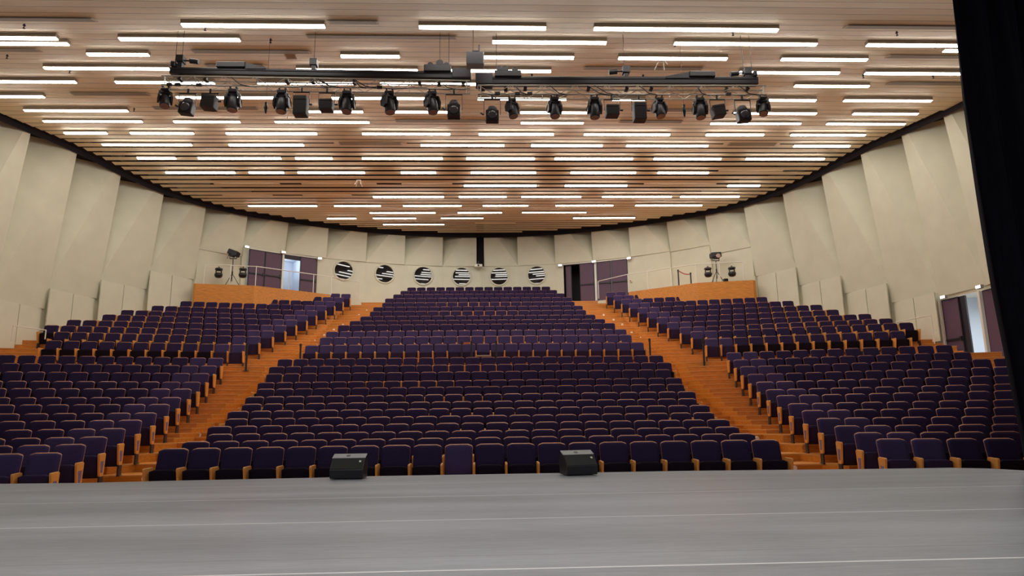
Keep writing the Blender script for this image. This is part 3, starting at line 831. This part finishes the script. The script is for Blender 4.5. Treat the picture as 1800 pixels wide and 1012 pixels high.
def moving_head(px, ytop, ybot, tilt, lean, label):
    p, q = atY(px, ytop, YR - .02), atY(px, ybot, YR - .02)
    p.z -= .045; q.z -= .012
    t = empty('moving_head_light', p, label=label, cat='stage light', group='moving head lights on the trusses')
    H = p.z - q.z; k = H / .62; rz = Matrix.Rotation(lean, 4, 'Z')
    b = MB(); b.box((0, 0, -.055 * k), (.24 * k, .22 * k, .10 * k), 'blackp'); bevel_mesh(b, .02, 1).build('base', t)
    for s in (-1, 1):
        c = MB(); c.box((s * .07, 0, .025), (.03, .05, .07), 'black'); c.tube((s * .07, -.04, .045), (s * .07, .04, .045), .022, 'black', 8)
        c.build('clamp', t)
    y = MB(); y.box((0, 0, -.135 * k), (.36 * k, .13 * k, .05 * k), 'blackp', rz.to_3x3())
    for s in (-1, 1): y.prism([(-.09, -.10), (.09, -.10), (.12, -.26), (.10, -.42), (0, -.48), (-.10, -.42), (-.12, -.26)], 'blackp', lambda u, w_, s=s: rz @ Vector((s * (.15 + .05 * w_ - (.05 if u[1] > -.12 else 0)) * k, u[0] * k, u[1] * k)))
    y.build('yoke', t)
    mt = Matrix.Translation((0, 0, -.36 * k)) @ rz @ Matrix.Rotation(tilt, 4, 'X')
    h = MB(); h.lathe([(.05 * k, .20 * k), (.10 * k, .18 * k), (.142 * k, .09 * k), (.149 * k, -.05 * k), (.138 * k, -.20 * k), (.128 * k, -.23 * k)], 'blackp', 20, mt); hd = h.build('head', t, smooth=True)
    l = MB(); l.lathe([(.118 * k, -.2305 * k), (.112 * k, -.239 * k), (.05 * k, -.244 * k)], 'lens', 20, mt); l.build('lens', t)
def floodlight(px, ytop, ymid, ybot, wpx, tilt, label):
    # yoke hanging from the chord, slab body
    p, m_, q = atY(px, ytop, YR - .02), atY(px, ymid, YR - .02), atY(px, ybot, YR - .02)
    t = empty('floodlight', p, label=label, cat='stage light', group='floodlights on the trusses')
    wd = wpx * 17 / 1200; zt = m_.z - p.z; zb = q.z - p.z
    y = MB(); y.tube((0, 0, .05), (0, 0, -.05), .025, 'black', 8); y.box((0, 0, -.065), (wd + .08, .035, .015), 'black')
    for s in (-1, 1): y.box((s * (wd / 2 + .035), 0, (-.065 + zt + (zb - zt) * .4) / 2), (.012, .03, abs(zt + (zb - zt) * .4 + .065)), 'black')
    y.build('yoke', t)
    rm = Matrix.Rotation(tilt, 3, 'Y'); c = Vector((0, 0, (zt + zb) / 2)); h = zt - zb
    b = MB(); b.box(c, (wd, .26, h), 'dgrey', rm); bevel_mesh(b, .012, 1).build('housing', t)
    f = MB(); f.box(c + rm @ Vector((0, -.138, -h * .12)), (wd * .94, .012, h * .68), 'blackp', rm); f.box(c + rm @ Vector((0, -.135, h * .36)), (wd * .94, .02, h * .16), 'black', rm); f.build('front_glass', t)
    k = MB(); k.tube(c + Vector((wd / 2 + .04, 0, h * .12)), c + Vector((wd / 2 + .11, 0, h * .12)), .022, 'black', 8); k.build('knob', t)
def fresnel(px, ytop, ymid, ybot, tilt, label):
    p, m_, q = atY(px, ytop, YR - .02), atY(px, ymid, YR - .02), atY(px, ybot, YR - .02)
    t = empty('fresnel_light', p, label=label, cat='stage light', group='square-fronted spotlights on the trusses')
    zt, zb = m_.z - p.z, q.z - p.z; wd = .31
    y = MB(); y.tube((0, 0, .05), (0, 0, -.05), .025, 'black', 8); y.box((0, 0, -.065), (wd + .09, .035, .015), 'black')
    zc_ = zt * .45 + zb * .55
    for s in (-1, 1): y.box((s * (wd / 2 + .04), 0, (-.065 + zc_) / 2), (.012, .03, abs(zc_ + .065)), 'black')
    y.build('yoke', t)
    rm = Matrix.Rotation(tilt, 4, 'Y'); h = zt - zb
    c = Vector((0, 0, zt - h * .66)); mt = Matrix.Translation(c) @ rm
    b = MB(); b.box((0, 0, 0), (wd, .22, h * .64), 'blackp'); b2 = MB(); b2.join(bevel_mesh(b, .015, 1), mt); b2.build('housing', t)
    d = MB(); d.lathe([(.13, 0), (.135, .10 * h), (.10, .30 * h), (.045, .36 * h)], 'dgrey', 18, mt @ Matrix.Translation((0, .02, h * .28))); d.build('rear_dome', t, smooth=True)
    l = MB(); l.lathe([(.115, 0), (.105, .02), (.06, .035), (.02, .038)], 'glass', 20, mt @ Matrix.Translation((0, -.111, .01)) @ Matrix.Rotation(pi / 2, 4, 'X')); l.build('lens', t, smooth=True)
    k = MB(); k.tube((-wd / 2 - .05, 0, zc_), (-wd / 2 - .12, 0, zc_ + .05), .02, 'black', 8); k.build('knob', t)
mh = [(292, 153, 190, -.35, .5, 'left'), (411, 155, 196, -.15, .1, 'left'), (497, 157, 199, -.15, -.1, 'left'), (611, 158, 199.5, -.2, 0, 'left'), (685, 158.5, 200, -.2, .8, 'left'), (760, 159, 200, -.2, .7, 'left'),
      (900, 171, 207.5, -.25, .8, 'right'), (974, 169, 207.5, -.2, .2, 'right'), (1044, 169, 208.5, -.1, 0, 'right'), (1158, 170, 207.5, -.25, .3, 'right'), (1229, 170, 209, -.15, -.1, 'right'), (1340, 168, 204, -.4, -.5, 'right')]
cnt = {'left': 0, 'right': 0}
for px, a, b, tl_, ln_, sd in mh:
    moving_head(px, a, b, tl_, ln_, 'black moving head light on the %s truss, %s from its left end' % (sd, ORD[cnt[sd]])); cnt[sd] += 1
floodlight(370, 160, 170, 192, 23, R(5), 'tilted rectangular floodlight near the left end of the left truss')
floodlight(530.5, 158, 171, 204, 22, 0, 'tall black floodlight on the left truss beside a small one')
floodlight(575, 159, 177, 195, 22, 0, 'small square floodlight on the left truss right of the tall one')
floodlight(1075, 171, 187, 205, 22, 0, 'small grey floodlight on the right truss left of the tall one')
floodlight(1122.5, 171, 183, 213, 21, 0, 'tall black floodlight on the right truss')
floodlight(1260, 171, 187, 206, 21, R(-9), 'tilted floodlight near the right end of the right truss')
fresnel(331, 160, 171, 202, R(6), 'square-fronted spotlight near the left end of the left truss')
fresnel(798, 162, 175, 208, 0, 'square-fronted spotlight at the right end of the left truss')
fresnel(865, 171, 186, 215, 0, 'square-fronted spotlight at the left end of the right truss')
fresnel(1304, 172, 185, 215, R(-5), 'square-fronted spotlight near the right end of the right truss')
for x, ya, yb, w in ((468, 180, 199, 'between two moving heads of the left truss'), (1202, 184, 205, 'between two moving heads of the right truss')):
    p, q = atY(x, ya, YR + .6), atY(x, yb, YR + .6)
    b = MB(); b.tube((0, 0, zceil(YR + .6) - p.z), (0, 0, 0), .004, 'black', 5); b.box((0, 0, -.04), (.05, .05, .08), 'black'); b.lathe([(.02, q.z - p.z), (.055, (q.z - p.z) * .5), (.03, -.07)], 'black', 10)
    b.build('hanging_hook', loc=p, label='small black hook hanging on a thin wire, ' + w, cat='hook')
# hanging loudspeaker
p, q = atY(819.5, 91, 14.7), atY(851, 113, 14.7)
t = empty('hanging_loudspeaker', ((p.x + q.x) / 2, 14.7, p.z), label='grey box loudspeaker hanging from the ceiling between the two beams', cat='speaker')
wd, h = q.x - p.x, p.z - q.z
b = MB(); b.box((0, .12, -h / 2), (wd, .26, h), 'grey'); bevel_mesh(b, .012, 1).build('cabinet', t)
b = MB(); b.box((-.01, -.018, -h / 2), (wd * .94, .012, h * .95), 'dgrey'); b.build('front_grille', t)
b = MB(); b.box((.02, .12, .09), (.18, .05, .02), 'black'); b.tube((-.07, .12, 0), (-.07, .12, .10), .008, 'black', 6); b.tube((.09, .12, 0), (.09, .12, .25), .018, 'black', 6); b.tube((-.05, .12, .09), (-.05, .12, zceil(14.8) - p.z), .006, 'black', 6); b.build('bracket', t)

# ------------------------------------------------------------------ doors
def leaf(name, p1, p2, z0, z1, r, parent, label=None, m='door', swing=0, bar=True):
    a, b = cyl(p1, r, z0), cyl(p2, r, z0)
    if a.x > b.x: a, b = b, a
    d = b - a; L_ = d.length; t = empty(name, a, math.atan2(d.y, d.x) + swing)
    if parent is not None: t.parent = parent
    else: tag(t, label, None, None, 'structure')
    H = z1 - z0
    mb = MB(); mb.box((L_ / 2, 0, H / 2), (L_ - .02, .05, H - .02), m); mb.build('door_panel', t)
    e = MB()
    for x in (.012, L_ - .012): e.box((x, -.004, H / 2), (.035, .06, H - .01), 'dframe')
    e.box((L_ / 2, -.004, H - .02), (L_ - .02, .06, .05), 'dframe'); e.build('door_edge', t)
    if bar:
        h = MB(); h.box((L_ / 2, -.07, .98), (L_ * .9, .05, .06), 'black'); h.box((L_ * .93, -.06, .98), (.08, .08, .16), 'black'); h.build('push_bar', t)
    return t
Z0, Z1 = DOORZ(0)
RD = 17.17

leaf('door_1', f1(436.5), f1(464.5), Z0, Z1, RD, None, 'closed purple door leaf, leftmost of the rear left doors')
leaf('door_2', f1(465.5), f1(494.5), Z0, Z1, RD, None, 'closed purple door leaf beside the open doorway, rear left')
leaf('door_3', f1(527.5), f1(557), Z0, Z1, RD, None, 'closed purple door leaf right of the open bright doorway')
leaf('door_4', f1(1019), f1(1044), Z0, Z1, RD, None, 'purple door leaf right of the dark open doorway')
leaf('door_5', f1(1049.5), f1(1073.5), Z0, Z1, RD, None, 'closed purple door leaf right of the white post')
leaf('door_6', f1(1075), f1(1103), Z0, Z1, RD, None, 'closed purple door leaf, rightmost of the rear right doors')
leaf('door_7', f1(993), f1(1003), Z0, Z1, 17.4, None, 'purple door leaf swung open into the dark doorway', bar=False)
tb = MB()
for x, y in ((496.5, 0), (1046.7, 0)):
    ph = f1(x); c = cyl(ph, RD - .03, (Z0 + Z1) / 2); tb.box(c, (.1, .1, Z1 - Z0), 'white', Matrix.Rotation(-R(ph), 3, 'Z'))
for a, b in ((436.5, 557), (990, 1103)):
    for k in range(6):
        u_, v_ = f1(a) + (f1(b) - f1(a)) * k / 6, f1(a) + (f1(b) - f1(a)) * (k + 1) / 6
        p, q = cyl(u_, RD - .02, Z1 + .02), cyl(v_, RD - .02, Z1 + .02); dd = q - p
        tb.box((p + q) / 2, (dd.length + .01, .08, .05), 'white', Matrix.Rotation(math.atan2(dd.y, dd.x), 3, 'Z'))
for x in (1003.5,):
    ph = f1(x)
ph = f1(512.5); tb.box(cyl(ph, RD + .02, Z1 - .12), (.95, .06, .22), 'dframe', Matrix.Rotation(-R(ph), 3, 'Z'))
tb.build('trim_1', label='white door posts and lintels of the rear doors', kind='structure')
# corridors behind the open doorways
def corridor(name, p1, p2, z0, z1, depth, m, label, roof='void'):
    b = MB(); r1, r2 = 17.35, 17.35 + depth
    q = [cyl(p1, r1, 0), cyl(p2, r1, 0), cyl(p2, r2, 0), cyl(p1, r2, 0)]
    lo = [Vector((v.x, v.y, z0)) for v in q]; hi = [Vector((v.x, v.y, z1)) for v in q]
    b.add(lo + hi, [(1, 2, 6, 5), (2, 3, 7, 6), (3, 0, 4, 7)], m)
    b.add(lo, [(0, 1, 2, 3)], 'grey' if m != 'dframe' else 'dframe'); b.add(hi, [(0, 1, 2, 3)], m)
    b.build(name, label=label, kind='structure')
corridor('wall_corridor_left', f1(498) - .3, f1(528) + .6, Z0, Z1 + .02, 1.6, 'pale', 'pale corridor seen through the open rear left doorway')
corridor('wall_corridor_dark', f1(989), f1(1020), Z0, Z1 + .02, 1.6, 'dframe', 'dark corridor behind the open rear right doorway')
def lamp(name, loc, energy, size, color=(1, 1, 1), rot=(0, 0, 0), kind='AREA'):
    l = bpy.data.lights.new(name, kind); l.energy = energy; l.color = color
    if kind == 'AREA': l.size = size
    else: l.shadow_soft_size = size
    o = bpy.data.objects.new(name, l); COL.objects.link(o); o.location = loc; o.rotation_euler = rot; return o
lamp('corridor_lamp', cyl(f1(513), 18.0, Z1 - .25), 17, .12, (.86, .93, 1), kind='POINT')
# side door on the right
RS = 17.62
def f2(x, y): return fi(x, y, RS)[0]
A1, A2, A3, A4 = f2(1661, 565), f2(1697, 565), f2(1731, 565), f2(1768, 565)
leaf('door_8', A1, A1 + (A2 - A1) * .82, 2.55, 5.05, RS, None, 'purple door leaf left of the bright side doorway')
leaf('door_9', A3 + .35, A4 + .8, 2.55, 5.05, RS, None, 'purple door leaf right of the bright side doorway beside the curtain')
leaf('door_10', A1 + (A2 - A1) * .815, A2 + .3, 2.55, 5.05, RS + .06, None, 'dark edge of the side door leaf standing open', m='dframe', bar=False)
tb = MB()
for ph, m_ in ((A1 - .25, 'white'), (A3, 'white')):
    tb.box(cyl(ph, RS - .04, 3.8), (.1, .12, 2.52), m_, Matrix.Rotation(-R(ph), 3, 'Z'))
tb.build('trim_2', label='cream door posts of the right side doorway', kind='structure')
b = MB()
P = [cyl(A1 + 2, RS + .1, 0), cyl(A4 + 3, RS + .1, 0)]
x0, x1 = RS + .15, RS + 4.2
ya, yb = P[1].y - 4, P[0].y + 3.2
zz0, zz1 = 2.5, 5.6
b.add([(x1, ya, zz0), (x1, yb, zz0), (x1, yb, zz1), (x1, ya, zz1)], [(0, 1, 2, 3)], 'pale')
b.add([(x0, yb, zz0), (x1, yb, zz0), (x1, yb, zz1), (x0, yb, zz1)], [(0, 1, 2, 3)], 'pale')
b.add([(x0, ya, zz0), (x1, ya, zz0), (x1, ya, zz1), (x0, ya, zz1)], [(0, 1, 2, 3)], 'pale')
b.add([(x0, ya, zz0), (x1, ya, zz0), (x1, yb, zz0), (x0, yb, zz0)], [(0, 1, 2, 3)], 'grey')
b.add([(x0, ya, zz1), (x1, ya, zz1), (x1, yb, zz1), (x0, yb, zz1)], [(0, 1, 2, 3)], 'white')
b.box((x1 - .35, (ya + yb) / 2, 4.95), (.7, yb - ya, .10), 'white')
b.build('wall_foyer', label='bright white foyer seen through the right side doorway', kind='structure')
lamp('foyer_lamp', (x1 - 1.8, (P[0].y + P[1].y) / 2 + .8, 5.3), 260, 1.2, (.95, .97, 1))
# little lamps over the doors
for x, y, r_, w in ((433, 434, 17.0, 'at the left corner of the rear left doors'), (497.5, 443.5, 17.0, 'over the white post of the rear left doors'), (561.5, 454.5, 17.0, 'at the right corner of the rear left doors'),
                    (985, 466.5, 17.0, 'at the left corner of the rear right doors'), (1044.5, 460, 17.0, 'over the white post of the rear right doors'), (1106, 454, 17.0, 'at the right corner of the rear right doors'),
                    (1660, 522, 17.4, 'at the left corner of the side doorway'), (1723, 504, 17.4, 'over the post of the bright side doorway')):
    ph, z = fi(x, y, r_); c = cyl(ph, r_ - .04, z)
    t = empty('emergency_light', c, -R(ph), label='small white lit box lamp ' + w, cat='lamp', group='small box lamps over the doors')
    MB().box((0, .02, 0), (.24, .12, .12), 'grey').build('case', t)
    MB().box((0, -.048, 0), (.2, .012, .085), 'lampface').build('lens', t)
ph, z = fi(1108.4, 493.5, 17.1); c = cyl(ph, 17.12, z)
t = empty('call_point', c, -R(ph), label='small square wall call point right of the rear right doors', cat='wall button')
MB().box((0, 0, 0), (.13, .03, .13), 'white').build('plate', t); MB().box((0, -.02, 0), (.07, .012, .07), 'red').build('button', t)

# projector on the back wall
p = atY(841, 467.5, 39.0)
t = empty('wall_projector', p, label='small white projector on the back wall between the middle portholes', cat='projector')
b = MB(); b.box((0, 0, 0), (.46, .36, .17), 'white'); bevel_mesh(b, .03, 2).build('case', t)
b = MB(); b.tube((0, -.19, .0), (0, -.15, .0), .06, 'black', 12); b.build('lens', t)
b = MB(); b.tube((0, .02, .08), (0, .02, .30), .03, 'black', 8); b.box((0, .02, .14), (.16, .1, .08), 'black'); b.build('mount', t)
b = MB(); b.tube((.13, .32, -.08), (.13, .32, -1.2), .02, 'white', 6); b.build('cable_duct', t)

# ------------------------------------------------------------------ rails, landing kit
def rail(pts, hgt, label, loc_i=0, mid=False, posts=None, r_=.022):
    o = pts[0]; t = empty('handrail', o, label=label, cat='handrail')
    b = MB(); b.path([p - o + Vector((0, 0, hgt)) for p in pts], r_, 'white', 6); b.build('top_rail', t)
    for p in (posts or pts):
        b = MB(); b.tube(p - o, p - o + Vector((0, 0, hgt)), r_, 'white', 6); b.build('post', t)
def lerp(a, b, u): return a + (b - a) * u
def inset_pts(q, dy=.12): return [Vector((p.x, p.y + dy, ZL + .004)) for p in q]
li = inset_pts(LQ); ri = inset_pts(RQ)
l0 = lerp(li[1], li[0], .88); l2 = lerp(li[1], li[2], 1.0)
ext = atY(632, 520, 37.2); ext = Vector((ext.x, 37.2, ZL + .004))
rail([l0, li[1], l2, ext], .98, 'thin white handrail along the rear left landing', posts=[l0, lerp(l0, li[1], .5), li[1], lerp(li[1], l2, .42), lerp(li[1], l2, .75), l2, ext])
r0_ = lerp(ri[1], ri[0], .86); e2 = lerp(ri[1], ri[2], 1.0); ext = Vector((atY(1052, 510, 37.3).x, 37.3, ZL + .004))
rail([r0_, ri[1], e2, ext], .98, 'thin white handrail along the rear right landing', posts=[r0_, lerp(r0_, ri[1], .5), ri[1], lerp(ri[1], e2, .35), lerp(ri[1], e2, .7), e2, ext])
pa = cyl(76.0, 17.2, FZ[13] + .02); pb = cyl(82.4, 17.25, FZ[13] - .3)
def raised(label, a, b, z):
    t = empty('handrail', a, label=label, cat='handrail')
    m = MB(); m.path([Vector((0, 0, z - a.z)), Vector((b.x - a.x, b.y - a.y, z - a.z))], .02, 'white', 6); m.build('top_rail', t)
    for q in (a, b):
        m = MB(); m.tube(q - a, Vector((q.x - a.x, q.y - a.y, z - a.z)), .02, 'white', 6); m.build('post', t)
raised('thin white handrail by the wall near the right side doorway', atY(1577, 583, 25.75), atY(1643, 604, 24.0), atY(1577, 566, 25.75).z)
raised('thin white handrail by the wall at the left end of the rows', atY(20, 600, 24.6), atY(79, 596, 25.8), atY(79, 580, 25.8).z)

def mini_head(x, y, par, dy, label):
    P = atY(x, y, par); t = empty('small_moving_head', P, label=label, cat='stage light')
    b = MB(); b.lathe([(.08, .21), (.17, .18), (.185, .11), (.10, .06)], 'blackp', 14); b.tube((0, 0, .20), (0, 0, .27), .03, 'black', 8); b.build('base', t, smooth=False)
    b = MB(); b.box((-.125, 0, .0), (.03, .10, .18), 'blackp'); b.box((.125, 0, .0), (.03, .10, .18), 'blackp'); b.build('yoke', t)
    b = MB(); b.lathe([(.08, .10), (.18, .06), (.195, -.03), (.15, -.13), (.08, -.16)], 'blackp', 14, Matrix.Translation((0, 0, -.13))); b.build('head', t, smooth=True)
yl0 = li[1].y; ybk = lambda x, q: q[1].y + (q[0].y - q[1].y) * (x - q[1].x) / (q[0].x - q[1].x)
for x, y, q, w in ((384.5, 478, li, 'left rail, left of the tripod spotlight'), (427, 478, li, 'left rail, right of the tripod spotlight'), (1244.5, 477, ri, 'right rail, left of the tripod spotlight'), (1286.5, 476, ri, 'right rail, right of the tripod spotlight')):
    mini_head(x, y, q[1].y + .02 if q is li else q[1].y - .25, 0, 'small black twin-lobed moving head hung on the rear ' + w)
def followspot(x, yb, ytop, q, flip, label):
    base = atY(x, yb, q[1].y + .55); base.z = ZL + .004
    topz = atY(x, ytop, base.y).z; H = topz - base.z
    t = empty('tripod_spotlight', base, label=label, cat='stage light')
    b = MB(); b.tube((0, 0, .35), (0, 0, H - .45), .022, 'black', 8); b.tube((0, 0, .7), (0, 0, .85), .04, 'black', 8); b.build('pole', t)
    for k in range(3):
        an = R(90 + 120 * k + 35); b = MB(); b.tube((0, 0, .75), (.45 * cos(an), .45 * sin(an), .01), .016, 'black', 6); b.build('leg', t)
    b = MB(); b.box((0, 0, H - .42), (.34, .04, .04), 'black')
    for s in (-1, 1): b.box((s * .17, 0, H - .3), (.025, .04, .26), 'black')
    b.build('yoke', t)
    rm = Matrix.Translation((0, 0, H - .17)) @ Matrix.Rotation(R(20 * flip), 4, 'Y')
    b = MB(); b.box((0, 0, .03), (.52, .40, .26), 'blackp'); b.box((0, -.1, -.14), (.3, .2, .1), 'blackp'); c = MB(); c.join(bevel_mesh(b, .03, 1), rm); c.build('housing', t)
    b = MB(); b.lathe([(.11, 0), (.12, .08), (.09, .10)], 'blackp' if flip > 0 else 'lens', 16, rm @ Matrix.Translation((.06 * flip + .06, -.2, -.06)) @ Matrix.Rotation(pi / 2, 4, 'X')); b.build('lens', t)
    b = MB(); b.tube((-.22, -.05, H - .25), (-.27, -.05, H - .45), .014, 'black', 6); b.build('handle', t)
followspot(407, 499, 440, li, 1, 'black spotlight on a tripod on the rear left landing')
followspot(1261, 495, 444, ri, -.2, 'black spotlight on a tripod on the rear right landing')
p = atY(1275, 489, ri[1].y + .3); p.z = ZL + .004
b = MB(); b.box((0, 0, .14), (.22, .22, .28), 'blackp'); bevel_mesh(b, .02, 1).build('equipment_box', loc=p, label='small black box on the rear right landing beside the tripod', cat='box')

# barrier posts
def post(x, ytop, ybot, Y, label, base=True, zb=None):
    p = atY(x, ybot, Y); h = atY(x, ytop, Y).z - p.z
    if zb is not None: h += p.z - zb; p.z = zb
    t = empty('barrier_post', p, label=label, cat='barrier post', group='black belt barrier posts')
    b = MB(); b.tube((0, 0, .02), (0, 0, h), .035, 'black', 10); b.tube((0, 0, h - .1), (0, 0, h), .045, 'blackp', 10); b.build('pole', t)
    b = MB(); b.lathe([(.155, 0), (.155, .015), (.06, .035)], 'black', 16); b.build('base', t)
    return p, h
FX = FZ[13]
YX = rowY(12) + 1.25
post(432.5, 602.5, 645, YX - 1.2, 'black barrier post by the left block at the head of the left aisle', zb=FX - .19 * 1)
post(527.5, 604, 632, YX + .25, 'black barrier post at the left end of the centre cross aisle', zb=FX)
post(812, 600, 630, YX, 'black barrier post left of the orange sign in the cross aisle', zb=FX)
post(829, 600, 630, YX - .0, 'black barrier post right of the orange sign in the cross aisle', zb=FX)
post(872.5, 599, 630, YX, 'lone black barrier post in the middle of the cross aisle', zb=FX)
post(1143, 595, 622, YX + .25, 'black barrier post at the right end of the centre cross aisle', zb=FX)
post(1238, 594, 637, YX - 1.1, 'black barrier post by the right block at the head of the right aisle', zb=FX - .19)
p, q = atY(815.2, 601.5, YX), atY(825.8, 604.5, YX)
b = MB(); b.box((0, 0, 0), (q.x - p.x, .03, p.z - q.z), 'signo'); b.build('barrier_belt', loc=(p + q) / 2, label='orange belt between two barrier posts in the cross aisle', cat='belt')
for x, ya, yb, w in ((1193.5, 474, 502, 'left of the red belt'), (1215, 479, 499, 'right of the red belt')):
    Yq = ri[1].y + (1.0 if x < 1200 else .6)
    PP = post(x, ya, yb, Yq, 'black barrier post on the rear right landing, ' + w, zb=ZL + .004)
    if x < 1200: pA = PP
    else: pB = PP
dv = (pB[0] - pA[0]).normalized() * .055; a = pA[0] + dv + Vector((0, 0, pA[1] - .08)); c = pB[0] - dv + Vector((0, 0, pB[1] - .08))
b = MB(); pts = [a.lerp(c, k / 6) - a + Vector((0, 0, -.06 * sin(pi * k / 6))) for k in range(7)]
for u_, v_ in zip(pts, pts[1:]):
    d = v_ - u_; b.box((u_ + v_) / 2, (d.length, .012, .05), 'red', d.to_track_quat('X', 'Z').to_matrix())
b.build('barrier_belt', loc=a, label='red belt between the two posts on the rear right landing', cat='belt')
p, q = atY(837, 624, YX - .2), atY(863, 626.5, YX - .2)
b = MB(); b.box((0, 0, 0), (q.x - p.x, .3, .03), 'grey'); b.tube((-.25, 0, -.02), (-.25, 0, FX - p.z), .02, 'black', 6); b.tube((.25, 0, -.02), (.25, 0, FX - p.z), .02, 'black', 6)
b.build('low_table', loc=(p + q) / 2, label='small grey-topped stand in the cross aisle right of the orange belt', cat='stand')

# ------------------------------------------------------------------ light
lamp('stage_work_light', (0, 1.2, 7.6), 430, 8.0, (1, .97, .93))
w = bpy.data.worlds.new('world'); S.world = w; w.use_nodes = True
w.node_tree.nodes['Background'].inputs['Color'].default_value = (.95, .97, 1, 1)
w.node_tree.nodes['Background'].inputs['Strength'].default_value = .22
S.view_settings.view_transform = 'Standard'; S.view_settings.look = 'None'
S.view_settings.exposure = 0.0; S.view_settings.gamma = 1.0; S.view_settings.use_curve_mapping = False
S.cycles.use_denoising = True
S.cycles.max_bounces = 8; S.cycles.diffuse_bounces = 5; S.cycles.glossy_bounces = 3
S.cycles.use_light_tree = True
